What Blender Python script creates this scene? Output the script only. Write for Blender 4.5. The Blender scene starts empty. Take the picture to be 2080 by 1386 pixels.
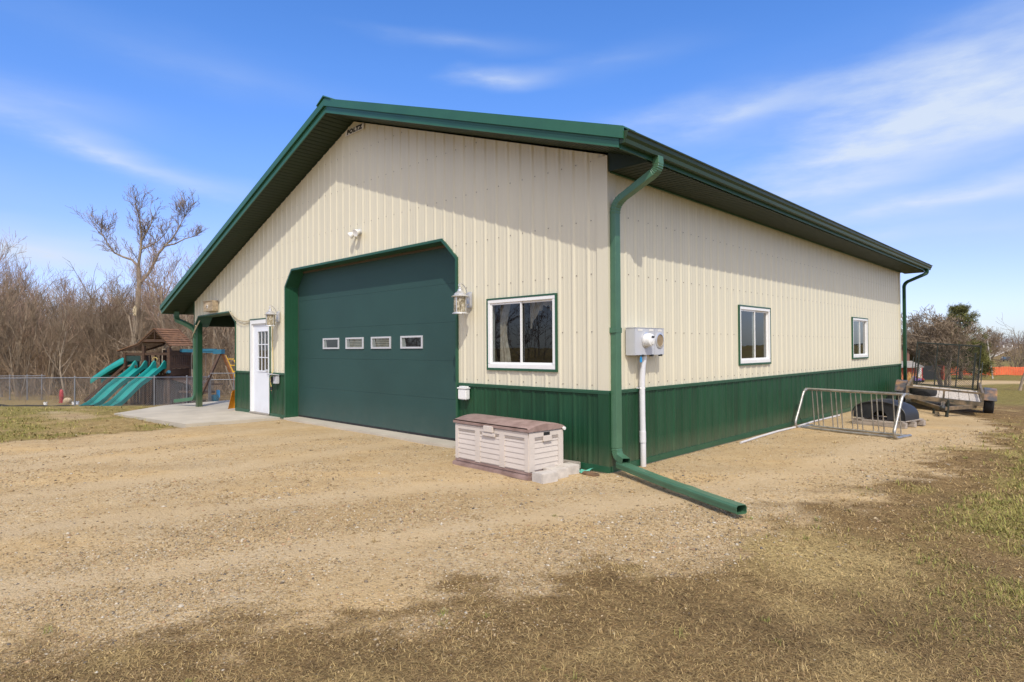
import bpy, bmesh, math, random
import numpy as np
from mathutils import Vector, Matrix
R = math.radians
C = bpy.context.scene.collection
random.seed(7)
rng = np.random.default_rng(11)

# ------------------------------------------------------------------ camera numbers
CAM = np.array([4.2523, -6.0046, 1.4583])
YAW, PIT, ROL, FPX = 0.7717, 0.0110, -0.0058, 1243.12
fw = np.array([-math.sin(YAW)*math.cos(PIT), math.cos(YAW)*math.cos(PIT), math.sin(PIT)])
rt = np.array([math.cos(YAW), math.sin(YAW), 0.0])
up = np.cross(rt, fw)
rt2 = rt*math.cos(ROL)+up*math.sin(ROL)
up2 = -rt*math.sin(ROL)+up*math.cos(ROL)
FH = np.array([-math.sin(YAW), math.cos(YAW), 0.0])

def smooth(a, b, x):
    t = np.clip((np.asarray(x, float)-a)/(b-a), 0, 1)
    return t*t*(3-2*t)

_D = [-400, 14, 16.8, 20, 24, 28, 37, 60, 100, 186, 250, 450, 700, 3000]
_Z = [-.04, -.04, -.10, -.36, -.82, -1.0, -1.2, -1.5, -2.3, -3.5, -3.3, 0, 3.0, 3.0]
def terrain(x, y):
    x = np.asarray(x, float); y = np.asarray(y, float)
    d = (x-CAM[0])*FH[0]+(y-CAM[1])*FH[1]
    lat = (x-CAM[0])*rt[0]+(y-CAM[1])*rt[1]
    z = np.interp(d, _D, _Z)
    left = smooth(10, -40, lat)             # woods stay in the low ground on the left
    zl = np.interp(d, [-400, 14, 16.8, 20, 24, 28, 37, 60, 3000], [-.04, -.04, -.10, -.36, -.82, -1.0, -1.25, -1.6, -2.0])
    z = z*(1-left)+zl*left
    # the right wall side stays high close to the building
    near = smooth(2.0, 0.3, x)*smooth(-16, -12, x)*smooth(26, 16, y)*smooth(-3, 0, y)
    z = z*(1-near)+np.maximum(z, -.06)*near
    z = z-.15*smooth(.5, 2.2, x)*smooth(6.5, 12, y)*smooth(30, 18, y)
    return z

def place(px, d):
    """ground point at bearing px and distance d along the view axis"""
    p = CAM+FH*d+rt*d*(px-1040)/FPX
    return float(p[0]), float(p[1]), float(terrain(p[0], p[1]))

def zrow(py, d, px=1040):
    hor = 693+FPX*math.tan(PIT)*1.0-(px-1040)*0.0058*1.0
    return 1.4583-(py-hor)*d/FPX

# ------------------------------------------------------------------ value noise
def vnoise(x, y, s, seed=0):
    x = np.asarray(x, float)*s+seed*17.3; y = np.asarray(y, float)*s+seed*31.7
    xi = np.floor(x); yi = np.floor(y); fx = x-xi; fy = y-yi
    fx = fx*fx*(3-2*fx); fy = fy*fy*(3-2*fy)
    def h(a, b):
        v = np.sin(a*127.1+b*311.7+seed*7.7)*43758.5453
        return v-np.floor(v)
    return (h(xi, yi)*(1-fx)+h(xi+1, yi)*fx)*(1-fy)+(h(xi, yi+1)*(1-fx)+h(xi+1, yi+1)*fx)*fy
def fbm(x, y, s, seed=0, o=4):
    v = 0; a = .5; t = 0
    for i in range(o):
        v = v+a*vnoise(x, y, s*2**i, seed+i); t += a; a *= .5
    return v/t

# ------------------------------------------------------------------ mesh builder
class MB:
    def __init__(s): s.v = []; s.f = []; s.m = []
    def add(s, vs, fs, mi=0):
        b = len(s.v); s.v.extend([tuple(map(float, p)) for p in vs])
        for f in fs: s.f.append([b+i for i in f]); s.m.append(mi)
        return s
    def box(s, lo, hi, mi=0, M=None):
        x0, y0, z0 = lo; x1, y1, z1 = hi
        vs = [(x0,y0,z0),(x1,y0,z0),(x1,y1,z0),(x0,y1,z0),(x0,y0,z1),(x1,y0,z1),(x1,y1,z1),(x0,y1,z1)]
        if M is not None: vs = [tuple(M @ Vector(p)) for p in vs]
        return s.add(vs, [(0,3,2,1),(4,5,6,7),(0,1,5,4),(1,2,6,5),(2,3,7,6),(3,0,4,7)], mi)
    def bar(s, a, b, w, h, upv=(0,0,1), mi=0):
        return s.sweep([a, b], w, h, upv, mi)
    def sweep(s, pts, w, h, upv=(0,0,1), mi=0, cap=True, hollow=0.0):
        """rectangular section swept along pts; w across, h along the up hint"""
        P = [Vector(p) for p in pts]; n = len(P); vs = []
        for i in range(n):
            t = (P[min(i+1, n-1)]-P[max(i-1, 0)]).normalized()
            u = Vector(upv); sd = t.cross(u)
            if sd.length < 1e-4: sd = t.cross(Vector((1, 0, 0.001)))
            sd.normalize(); u = sd.cross(t).normalized()
            for a, b in ((-1,-1),(1,-1),(1,1),(-1,1)):
                vs.append(P[i]+sd*(a*w/2)+u*(b*h/2))
        fs = []
        for i in range(n-1):
            for k in range(4):
                fs.append((i*4+k, i*4+(k+1)%4, (i+1)*4+(k+1)%4, (i+1)*4+k))
        if cap:
            fs.append((3,2,1,0)); e = (n-1)*4; fs.append((e, e+1, e+2, e+3))
        return s.add(vs, fs, mi)
    def tube(s, pts, r, n=8, mi=0, cap=True):
        P = [Vector(p) for p in pts]; m = len(P)
        rs = r if hasattr(r, '__len__') else [r]*m
        vs = []; prev = None
        for i in range(m):
            t = (P[min(i+1, m-1)]-P[max(i-1, 0)])
            if t.length < 1e-9: t = Vector((0,0,1))
            t.normalize()
            if prev is None:
                a = t.cross(Vector((0,0,1)))
                if a.length < 1e-3: a = t.cross(Vector((1,0,0)))
            else:
                a = prev-t*prev.dot(t)
                if a.length < 1e-4: a = t.cross(Vector((1,0,0)))
            a.normalize(); prev = a; b = t.cross(a)
            for k in range(n):
                an = 2*math.pi*k/n
                vs.append(P[i]+(a*math.cos(an)+b*math.sin(an))*rs[i])
        fs = []
        for i in range(m-1):
            for k in range(n):
                fs.append((i*n+k, i*n+(k+1)%n, (i+1)*n+(k+1)%n, (i+1)*n+k))
        if cap:
            fs.append(tuple(range(n-1, -1, -1))); fs.append(tuple((m-1)*n+k for k in range(n)))
        return s.add(vs, fs, mi)
    def lathe(s, prof, n=20, M=None, mi=0):
        vs = []; fs = []; m = len(prof)
        for r, z in prof:
            for k in range(n):
                a = 2*math.pi*k/n; vs.append(Vector((r*math.cos(a), r*math.sin(a), z)))
        if M is not None: vs = [M @ v for v in vs]
        for i in range(m-1):
            for k in range(n):
                fs.append((i*n+k, i*n+(k+1)%n, (i+1)*n+(k+1)%n, (i+1)*n+k))
        fs.append(tuple(range(n-1, -1, -1))); fs.append(tuple((m-1)*n+k for k in range(n)))
        return s.add(vs, fs, mi)
    def prism(s, poly, fn, a, b, mi=0):
        """poly: list of (u,v); fn(u,v,w)->xyz ; extruded w from a to b"""
        n = len(poly)
        vs = [fn(u, v, a) for u, v in poly]+[fn(u, v, b) for u, v in poly]
        fs = [tuple(range(n-1, -1, -1)), tuple(range(n, 2*n))]
        for k in range(n): fs.append((k, (k+1)%n, n+(k+1)%n, n+k))
        return s.add(vs, fs, mi)
    def ball(s, c, r, n=10, m=6, mi=0, sc=(1,1,1)):
        prof = []
        vs = []; fs = []
        for i in range(m+1):
            a = math.pi*i/m
            for k in range(n):
                b = 2*math.pi*k/n
                vs.append((c[0]+r*sc[0]*math.sin(a)*math.cos(b), c[1]+r*sc[1]*math.sin(a)*math.sin(b), c[2]+r*sc[2]*math.cos(a)))
        for i in range(m):
            for k in range(n): fs.append((i*n+k, (i+1)*n+k, (i+1)*n+(k+1)%n, i*n+(k+1)%n))
        return s.add(vs, fs, mi)
    def build(s, name, mat, parent=None, smooth=False, bevel=0.0, world=True, angle=40, fix=True, split=False):
        me = bpy.data.meshes.new(name)
        me.from_pydata(s.v, [], s.f)
        mats = mat if isinstance(mat, (list, tuple)) else [mat]
        for q in mats: me.materials.append(q)
        if len(mats) > 1: me.polygons.foreach_set('material_index', s.m)
        if fix:
            bm = bmesh.new(); bm.from_mesh(me)
            bmesh.ops.recalc_face_normals(bm, faces=bm.faces)
            if bevel > 0:
                bmesh.ops.remove_doubles(bm, verts=bm.verts, dist=1e-5)
                es = [e for e in bm.edges if len(e.link_faces) == 2 and e.calc_face_angle(0) > .5]
                bmesh.ops.bevel(bm, geom=es, offset=bevel, segments=2, affect='EDGES', clamp_overlap=True)
            bm.to_mesh(me); bm.free()
        o = bpy.data.objects.new(name, me); C.objects.link(o)
        if smooth:
            me.polygons.foreach_set('use_smooth', [True]*len(me.polygons))
            try: me.set_sharp_from_angle(angle=R(angle))
            except Exception: pass
        if parent is not None:
            o.parent = parent
            if world:
                off = Vector((0, 0, 0)); q = parent
                while q is not None: off += Vector(q.location); q = q.parent
                me.transform(Matrix.Translation(-off))
        if split: split_obj(o)
        return o

def split_obj(o):
    """every loose piece becomes an object of the same name"""
    me = o.data; n = len(me.vertices); par = list(range(n))
    def find(a):
        while par[a] != a: par[a] = par[par[a]]; a = par[a]
        return a
    for p in me.polygons:
        v = p.vertices
        for k in range(1, len(v)):
            a, b = find(v[0]), find(v[k])
            if a != b: par[a] = b
    groups = {}
    for p in me.polygons: groups.setdefault(find(p.vertices[0]), []).append(p)
    if len(groups) < 2: return
    for g, polys in groups.items():
        ids = sorted(set(v for p in polys for v in p.vertices)); mp = {v: i for i, v in enumerate(ids)}
        m2 = bpy.data.meshes.new(o.name.split('.')[0]); m2.from_pydata([me.vertices[i].co[:] for i in ids], [], [[mp[v] for v in p.vertices] for p in polys])
        for q in me.materials: m2.materials.append(q)
        if len(me.materials) > 1: m2.polygons.foreach_set('material_index', [p.material_index for p in polys])
        c = bpy.data.objects.new(o.name.split('.')[0], m2); C.objects.link(c); c.parent = o.parent; c.location = o.location
    bpy.data.objects.remove(o)

def arrays_obj(name, V, F, mat, parent=None, col=None, smooth=False):
    """fast mesh from numpy: V (n,3), F (m,k)"""
    me = bpy.data.meshes.new(name)
    n = len(V); m, k = F.shape
    me.vertices.add(n); me.vertices.foreach_set('co', np.ascontiguousarray(V, np.float32).ravel())
    me.loops.add(m*k); me.loops.foreach_set('vertex_index', np.ascontiguousarray(F, np.int32).ravel())
    me.polygons.add(m); me.polygons.foreach_set('loop_start', np.arange(0, m*k, k, dtype=np.int32))
    me.update(calc_edges=True)
    if smooth: me.polygons.foreach_set('use_smooth', np.ones(m, bool))
    if col is not None:
        at = me.color_attributes.new('col', 'FLOAT_COLOR', 'POINT')
        at.data.foreach_set('color', np.ascontiguousarray(col, np.float32).ravel())
    me.materials.append(mat)
    o = bpy.data.objects.new(name, me); C.objects.link(o)
    if parent is not None: o.parent = parent
    return o

def thing(name, label, cat, loc=(0,0,0), rot=(0,0,0), group=None):
    o = bpy.data.objects.new(name, None); C.objects.link(o)
    o.location = loc; o.rotation_euler = rot; o.empty_display_size = .2
    o['label'] = label; o['category'] = cat
    if group: o['group'] = group
    return o
def tag(o, label=None, cat=None, group=None, kind=None):
    if label: o['label'] = label
    if cat: o['category'] = cat
    if group: o['group'] = group
    if kind: o['kind'] = kind
    return o
def dup(root, loc, rotz, label=None, scale=None):
    r = root.copy(); C.objects.link(r); r.location = loc; r.rotation_euler = (0, 0, rotz)
    if scale is not None: r.scale = scale
    if label: r['label'] = label
    for ch in list(root.children):
        c = ch.copy(); C.objects.link(c); c.parent = r
        for g in ch.children:
            d = g.copy(); C.objects.link(d); d.parent = c
    return r

# ------------------------------------------------------------------ materials
def nodes(name):
    m = bpy.data.materials.new(name); m.use_nodes = True
    nt = m.node_tree; b = nt.nodes['Principled BSDF']
    return m, nt, b
def N(nt, t, **kw):
    n = nt.nodes.new(t)
    for k, v in kw.items():
        if k in ('operation', 'blend_type', 'data_type', 'noise_dimensions', 'feature', 'attribute_name', 'distance', 'interpolation', 'sky_type', 'wave_type', 'bands_direction', 'vector_type'):
            setattr(n, k, v)
        else: n.inputs[k].default_value = v
    return n
def L(nt, a, ao, b, bi): nt.links.new(a.outputs[ao], b.inputs[bi])
def ramp(nt, stops, interp='LINEAR'):
    n = nt.nodes.new('ShaderNodeValToRGB'); cr = n.color_ramp; cr.interpolation = interp
    while len(cr.elements) > len(stops): cr.elements.remove(cr.elements[-1])
    while len(cr.elements) < len(stops): cr.elements.new(1.0)
    for e, (p, c) in zip(cr.elements, stops):
        e.position = p; e.color = (c[0], c[1], c[2], 1) if hasattr(c, '__len__') else (c, c, c, 1)
    return n
def mixc(nt, fac=None, a=None, b=None, blend='MIX'):
    n = nt.nodes.new('ShaderNodeMix'); n.data_type = 'RGBA'; n.blend_type = blend
    if isinstance(fac, float): n.inputs[0].default_value = fac
    if a is not None and not hasattr(a, 'outputs') and not isinstance(a, bpy.types.NodeSocket): n.inputs[6].default_value = (*a, 1)
    if b is not None and not hasattr(b, 'outputs') and not isinstance(b, bpy.types.NodeSocket): n.inputs[7].default_value = (*b, 1)
    for i, s in ((0, fac), (6, a), (7, b)):
        if isinstance(s, bpy.types.NodeSocket): nt.links.new(s, n.inputs[i])
    return n
def pos(nt, scale=(1,1,1), obj=False):
    t = nt.nodes.new('ShaderNodeTexCoord') if obj else nt.nodes.new('ShaderNodeNewGeometry')
    mp = nt.nodes.new('ShaderNodeMapping'); mp.inputs['Scale'].default_value = scale
    nt.links.new(t.outputs['Object' if obj else 'Position'], mp.inputs['Vector'])
    return mp

def pmat(name, col, rough=.5, metal=0.0, spec=.5, var=.12, scale=4.0, bump=0.0, bscale=40.0, stretch=(1,1,1), col2=None, dust=None, obj=False, cut=(.35, .65), coat=0.0):
    m, nt, b = nodes(name)
    p = pos(nt, stretch, obj)
    nz = N(nt, 'ShaderNodeTexNoise', Scale=scale, Detail=6.0, Roughness=.6); L(nt, p, 0, nz, 'Vector')
    c1 = [x*(1-var) for x in col]; c2 = col2 or [min(1, x*(1+var)) for x in col]
    rp = ramp(nt, [(cut[0], c1), (cut[1], c2)]); L(nt, nz, 'Fac', rp, 'Fac')
    out = rp.outputs['Color']
    if dust:
        dc, z0, z1, amt = dust
        g = nt.nodes.new('ShaderNodeNewGeometry'); sx = nt.nodes.new('ShaderNodeSeparateXYZ'); L(nt, g, 'Position', sx, 0)
        mr = N(nt, 'ShaderNodeMapRange'); mr.inputs[1].default_value = z0; mr.inputs[2].default_value = z1
        mr.inputs[3].default_value = amt; mr.inputs[4].default_value = 0.0; L(nt, sx, 'Z', mr, 0)
        n2 = N(nt, 'ShaderNodeTexNoise', Scale=7.0, Detail=8.0); L(nt, p, 0, n2, 'Vector')
        mu = N(nt, 'ShaderNodeMath', operation='MULTIPLY'); L(nt, mr, 0, mu, 0); L(nt, n2, 'Fac', mu, 1)
        mx = mixc(nt, mu.outputs[0], out, dc); out = mx.outputs[2]
    nt.links.new(out, b.inputs['Base Color'])
    rr = N(nt, 'ShaderNodeMapRange'); rr.inputs[3].default_value = max(.02, rough-.08); rr.inputs[4].default_value = min(1, rough+.1)
    L(nt, nz, 'Fac', rr, 0); L(nt, rr, 0, b, 'Roughness')
    b.inputs['Metallic'].default_value = metal
    b.inputs['Specular IOR Level'].default_value = spec
    if coat: b.inputs['Coat Weight'].default_value = coat
    if bump:
        n3 = N(nt, 'ShaderNodeTexNoise', Scale=bscale, Detail=5.0); L(nt, p, 0, n3, 'Vector')
        bp = N(nt, 'ShaderNodeBump', Strength=bump, Distance=.02); L(nt, n3, 'Fac', bp, 'Height'); L(nt, bp, 0, b, 'Normal')
    return m

DUST = (.42, .33, .22)
M_tan   = pmat('tan_steel', (.645, .60, .455), .42, var=.03, scale=1.1, stretch=(3, 3, .35), bump=.10, bscale=1.6, spec=.35, dust=(DUST, .9, 1.25, .18))
M_green = pmat('green_steel', (.014, .057, .026), .42, var=.2, scale=1.4, stretch=(3, 3, .5), bump=.12, bscale=1.6, spec=.25, dust=(DUST, -.05, .30, .30))
M_trim  = pmat('green_trim', (.018, .082, .042), .36, var=.10, scale=2.0, spec=.45)
M_fasc  = pmat('fascia_green', (.026, .108, .056), .36, var=.10, scale=2.0, spec=.5)
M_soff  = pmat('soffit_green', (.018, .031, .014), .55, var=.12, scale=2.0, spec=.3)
M_roof  = pmat('roof_green', (.02, .10, .06), .35, var=.1, scale=1.0)
M_down  = pmat('downspout_green', (.062, .150, .084), .38, var=.12, scale=3.0, spec=.5)
M_gut   = pmat('gutter_green', (.026, .050, .020), .40, var=.1, scale=2.0, spec=.3)
M_door  = pmat('door_green', (.027, .068, .061), .55, var=.07, scale=1.2, spec=.3, bump=.05, bscale=160, dust=(DUST, 0, .5, .10))
M_white = pmat('white_vinyl', (.78, .78, .76), .35, var=.03, scale=3.0)
M_wdoor = pmat('white_door', (.74, .76, .80), .35, var=.03, scale=2.0, dust=(DUST, -.02, .3, .4))
M_grey  = pmat('grey_enclosure', (.50, .51, .53), .45, var=.04, scale=5.0)
M_pvc   = pmat('grey_pvc', (.66, .66, .68), .4, var=.05, scale=5.0, dust=(DUST, 0, .25, .5))
M_silver= pmat('silver_paint', (.62, .62, .62), .3, metal=.55, var=.06, scale=20)
M_galv  = pmat('galvanised_steel', (.40, .385, .355), .36, metal=.75, var=.25, scale=9, bump=.05, bscale=60)
M_chain = pmat('chain_link_wire', (.24, .245, .26), .45, metal=.5, var=.1)
M_dark  = pmat('dark_metal', (.035, .036, .032), .5, metal=.2, var=.25, scale=12)
M_dgrn  = pmat('dark_green_frame', (.02, .026, .02), .55, metal=.1, var=.3, scale=10)
M_screw = pmat('screw_head', (.27, .24, .19), .5, var=.2)
M_conc  = pmat('concrete', (.46, .41, .325), .85, var=.10, scale=1.6, bump=.12, bscale=60)
M_block = pmat('concrete_block', (.52, .475, .42), .9, var=.14, scale=12, bump=.3, bscale=90)
M_black = pmat('black_plastic', (.018, .019, .022), .5, var=.3, scale=8)
M_rubber= pmat('rubber', (.02, .02, .02), .75, var=.35, scale=12, bump=.15, bscale=80)
M_deckb = pmat('beige_plastic', (.60, .535, .475), .5, var=.05, scale=4, dust=(DUST, -.05, .3, .3))
M_deckl = pmat('brown_plastic', (.255, .165, .138), .5, var=.22, scale=6, cut=(.3, .7), bump=.06, bscale=120, col2=(.37, .26, .225))
M_slot  = pmat('slot_shadow', (.33, .28, .24), .7, var=.1)
M_wood  = pmat('weathered_wood', (.40, .31, .20), .8, var=.3, scale=3, stretch=(1.0, 6, 6), bump=.25, bscale=25)
M_grywd = pmat('grey_timber', (.33, .285, .24), .85, var=.35, scale=4, stretch=(1, 6, 8), bump=.3, bscale=25, obj=True)
M_plank = pmat('trailer_planks', (.48, .43, .37), .85, var=.25, scale=5, stretch=(8, 1, 1), bump=.25, bscale=20, obj=True)
M_rust  = pmat('rusty_steel', (.13, .06, .028), .7, metal=.1, var=.45, scale=7, col2=(.30, .145, .055), bump=.15, bscale=60, obj=True)
M_frame = pmat('worn_green_frame', (.10, .085, .055), .6, var=.35, scale=6, col2=(.24, .17, .10), bump=.1, bscale=60, obj=True)
M_fender= pmat('worn_fender', (.10, .095, .10), .5, metal=.1, var=.3, scale=3.2, col2=(.36, .19, .075), cut=(.45, .62), obj=True)
M_cedar = pmat('cedar', (.066, .033, .016), .7, var=.3, scale=5, stretch=(1, 1, 3), bump=.2, bscale=30)
M_cedro = pmat('cedar_roof', (.20, .098, .044), .7, var=.25, scale=5, bump=.2, bscale=30)
M_orwd  = pmat('orange_wood', (.48, .22, .10), .6, var=.2, scale=8)
M_teal  = pmat('teal_plastic', (.008, .25, .225), .42, var=.10, scale=2)
M_tarp  = pmat('dark_green_canvas', (.01, .035, .03), .7, var=.2)
M_bteal = pmat('blue_plastic', (.02, .13, .20), .45, var=.15)
M_yellow= pmat('yellow_plastic', (.72, .42, .02), .45, var=.08)
M_orange= pmat('orange_plastic', (.80, .33, .02), .45, var=.10, scale=6)
M_cord  = pmat('yellow_cord', (.62, .48, .17), .6, var=.1)
M_rope  = pmat('tan_cord', (.45, .38, .26), .8, var=.2)
M_red   = pmat('red_paint', (.40, .035, .04), .5, var=.2)
M_blue  = pmat('blue_tag', (.02, .28, .62), .4, var=.1)
M_aqua  = pmat('aqua_metal', (.16, .56, .42), .55, var=.22, scale=14)
M_brown = pmat('rotten_wood', (.16, .095, .05), .9, var=.4, scale=12)
M_signw = pmat('sign_white', (.72, .70, .64), .5, var=.05)
M_signk = pmat('sign_black', (.015, .015, .015), .5, var=.1)
M_stone = pmat('boulder', (.46, .36, .22), .9, var=.25, scale=6, bump=.3, bscale=20)
M_brass = pmat('brass', (.5, .36, .14), .35, metal=.7, var=.1)
M_sidrefl = pmat('siding_reflection', (.72, .66, .55), .6, var=.1)
M_cloth = pmat('curtain_cloth', (.66, .57, .49), .9, var=.2, scale=14)
M_inside= pmat('dark_interior', (.05, .045, .04), .9, var=.2)
M_bark  = pmat('bark', (.27, .215, .155), .9, var=.35, scale=5, stretch=(3, 3, .6), bump=.4, bscale=20, obj=True)
M_barkd = pmat('dark_bark', (.15, .115, .08), .9, var=.35, scale=5, stretch=(3, 3, .6), bump=.4, bscale=20, obj=True)
M_barkp = pmat('pale_bark', (.25, .20, .145), .9, var=.3, scale=4, stretch=(3, 3, .5), bump=.4, bscale=20, obj=True)
M_bare  = pmat('bare_wood', (.62, .52, .33), .8, var=.15)
M_twig  = pmat('twigs', (.29, .195, .135), .9, var=.3, scale=1.2, col2=(.42, .29, .205), obj=True)
M_twigd = pmat('dark_twigs', (.20, .148, .098), .9, var=.3, scale=1.2, col2=(.30, .225, .15), obj=True)
M_far   = pmat('far_twigs', (.20, .145, .12), .95, var=.25, scale=.2, col2=(.28, .205, .17))
M_brush = pmat('brush_sticks', (.28, .195, .12), .95, var=.35, scale=.5, col2=(.42, .30, .19))
M_pine  = pmat('pine_needles', (.06, .075, .02), .8, var=.5, scale=1.5, col2=(.20, .195, .045), obj=True)
M_band  = pmat('black_band', (.022, .020, .018), .8, var=.4, scale=3, bump=.3, bscale=15)
M_hwall = pmat('house_siding', (.17, .085, .065), .8, var=.15)
M_hroof = pmat('house_shingles', (.26, .24, .22), .9, var=.2, scale=3)
M_hred  = pmat('red_boards', (.36, .075, .045), .8, var=.2)
M_mesh  = pmat('orange_netting', (.82, .16, .06), .7, var=.15, scale=1.5)
M_carp  = pmat('car_blue', (.05, .09, .13), .3, var=.1)
M_road  = pmat('road_gravel', (.46, .39, .30), .9, var=.12, scale=.5)
M_pole  = pmat('pole_wood', (.50, .46, .42), .8, var=.15)

def glass_mat(name, tint=(.62, .66, .64), ior=1.5):
    m, nt, b = nodes(name); nt.nodes.remove(b)
    out = nt.nodes['Material Output']
    tr = N(nt, 'ShaderNodeBsdfTransparent'); tr.inputs[0].default_value = (*tint, 1)
    gl = N(nt, 'ShaderNodeBsdfGlossy', Roughness=.015); gl.inputs[0].default_value = (1, 1, 1, 1)
    lw = nt.nodes.new('ShaderNodeLayerWeight'); pw = N(nt, 'ShaderNodeMath', operation='POWER'); pw.inputs[1].default_value = 4.0
    fr = N(nt, 'ShaderNodeMath', operation='MULTIPLY_ADD'); fr.inputs[1].default_value = .9; fr.inputs[2].default_value = .065
    L(nt, lw, 'Facing', pw, 0); L(nt, pw, 0, fr, 0)
    p = pos(nt); nz = N(nt, 'ShaderNodeTexNoise', Scale=1.3, Detail=2.0); L(nt, p, 0, nz, 'Vector')
    bp = N(nt, 'ShaderNodeBump', Strength=.12, Distance=.02); L(nt, nz, 'Fac', bp, 'Height')
    L(nt, bp, 0, gl, 'Normal')
    mx = N(nt, 'ShaderNodeMixShader'); L(nt, fr, 0, mx, 0); L(nt, tr, 0, mx, 1); L(nt, gl, 0, mx, 2); L(nt, mx, 0, out, 'Surface')
    return m
M_glass = glass_mat('window_glass', (.52, .55, .53), 1.6)
def lantern_glass():
    m, nt, b = nodes('seeded_glass'); out = nt.nodes['Material Output']
    p = pos(nt, (1, 1, .45)); nz = N(nt, 'ShaderNodeTexNoise', Scale=38.0, Detail=4.0, Roughness=.65); L(nt, p, 0, nz, 'Vector')
    rp = ramp(nt, [(.36, (.14, .12, .08)), (.5, (.46, .40, .27)), (.62, (.82, .78, .66))]); L(nt, nz, 'Fac', rp, 'Fac')
    L(nt, rp, 0, b, 'Base Color'); b.inputs['Roughness'].default_value = .12
    bp = N(nt, 'ShaderNodeBump', Strength=.5, Distance=.01); L(nt, nz, 'Fac', bp, 'Height'); L(nt, bp, 0, b, 'Normal')
    tr = N(nt, 'ShaderNodeBsdfTransparent'); tr.inputs[0].default_value = (.95, .9, .78, 1)
    mx = N(nt, 'ShaderNodeMixShader', Fac=.6); L(nt, tr, 0, mx, 1); L(nt, b, 0, mx, 2); L(nt, mx, 0, out, 'Surface')
    return m
M_lglass = lantern_glass()
def col_mat(name, rough=.9):
    m, nt, b = nodes(name)
    a = N(nt, 'ShaderNodeAttribute', attribute_name='col')
    p = pos(nt); nz = N(nt, 'ShaderNodeTexNoise', Scale=30.0, Detail=3.0); L(nt, p, 0, nz, 'Vector')
    rp = ramp(nt, [(.3, .82), (.7, 1.12)]); L(nt, nz, 'Fac', rp, 'Fac')
    mx = mixc(nt, 1.0, a.outputs['Color'], rp.outputs['Color'], 'MULTIPLY')
    nt.links.new(mx.outputs[2], b.inputs['Base Color']); b.inputs['Roughness'].default_value = rough
    b.inputs['Specular IOR Level'].default_value = .2
    return m
M_stones = col_mat('loose_stones', .85)
M_grass = col_mat('grass_blades', .8)

# ------------------------------------------------------------------ ground
GRAVEL = [(.0,-60),(.35,-9),(.42,-5.6),(.75,-5.3),(.93,-4.9),(1.0,-4.5),(1.2,-4.0),(1.25,-3.1),(1.55,-2.5),(1.8,-2.15),(2.03,-1.0),(2.05,-.45),(2.35,.55),(2.6,2.4),(2.68,5.4),(2.7,8.3),(2.2,10.8),(1.2,12.6),(.6,16),(-14,16),(-14,-.5),(-8.6,-.3),(-8.55,-1.9),(-8.3,-3.75),(-8.5,-4.9),(-10,-9),(-20,-30),(-30,-60)]
def sdist(x, y, poly):
    """signed distance, positive inside"""
    x = np.asarray(x, float); y = np.asarray(y, float)
    d = np.full(x.shape, 1e9); ins = np.zeros(x.shape, bool); n = len(poly)
    for i in range(n):
        ax, ay = poly[i]; bx, by = poly[(i+1) % n]
        ex, ey = bx-ax, by-ay; t = np.clip(((x-ax)*ex+(y-ay)*ey)/(ex*ex+ey*ey), 0, 1)
        d = np.minimum(d, np.hypot(x-ax-t*ex, y-ay-t*ey))
        c = ((ay > y) != (by > y)); 
        with np.errstate(divide='ignore', invalid='ignore'):
            xi = ax+(y-ay)*ex/(ey if ey else 1e-9)
        ins ^= c & (x < xi)
    return np.where(ins, d, -d)
LANES = [[(-1.3, -7.5), (-.72, -5.49), (.03, -3.84), (.43, -2.34), (1.26, -.1), (1.75, 3.0), (1.8, 7)], [(-2.9, -7.5), (-2.3, -5.2), (-1.55, -3.3), (-1.1, -1.9), (-.5, -1.3)],
         [(-4.6, -8), (-3.9, -5.2), (-3.7, -3.9), (-3.8, -2.0), (-3.9, -.2)], [(-6.3, -8), (-5.9, -5.2), (-5.5, -3.5), (-5.4, -1.5), (-5.45, -.2)], [(-8, -7), (-6.9, -4.86), (-6.83, -2.3), (-6.9, -.3)]]
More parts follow.
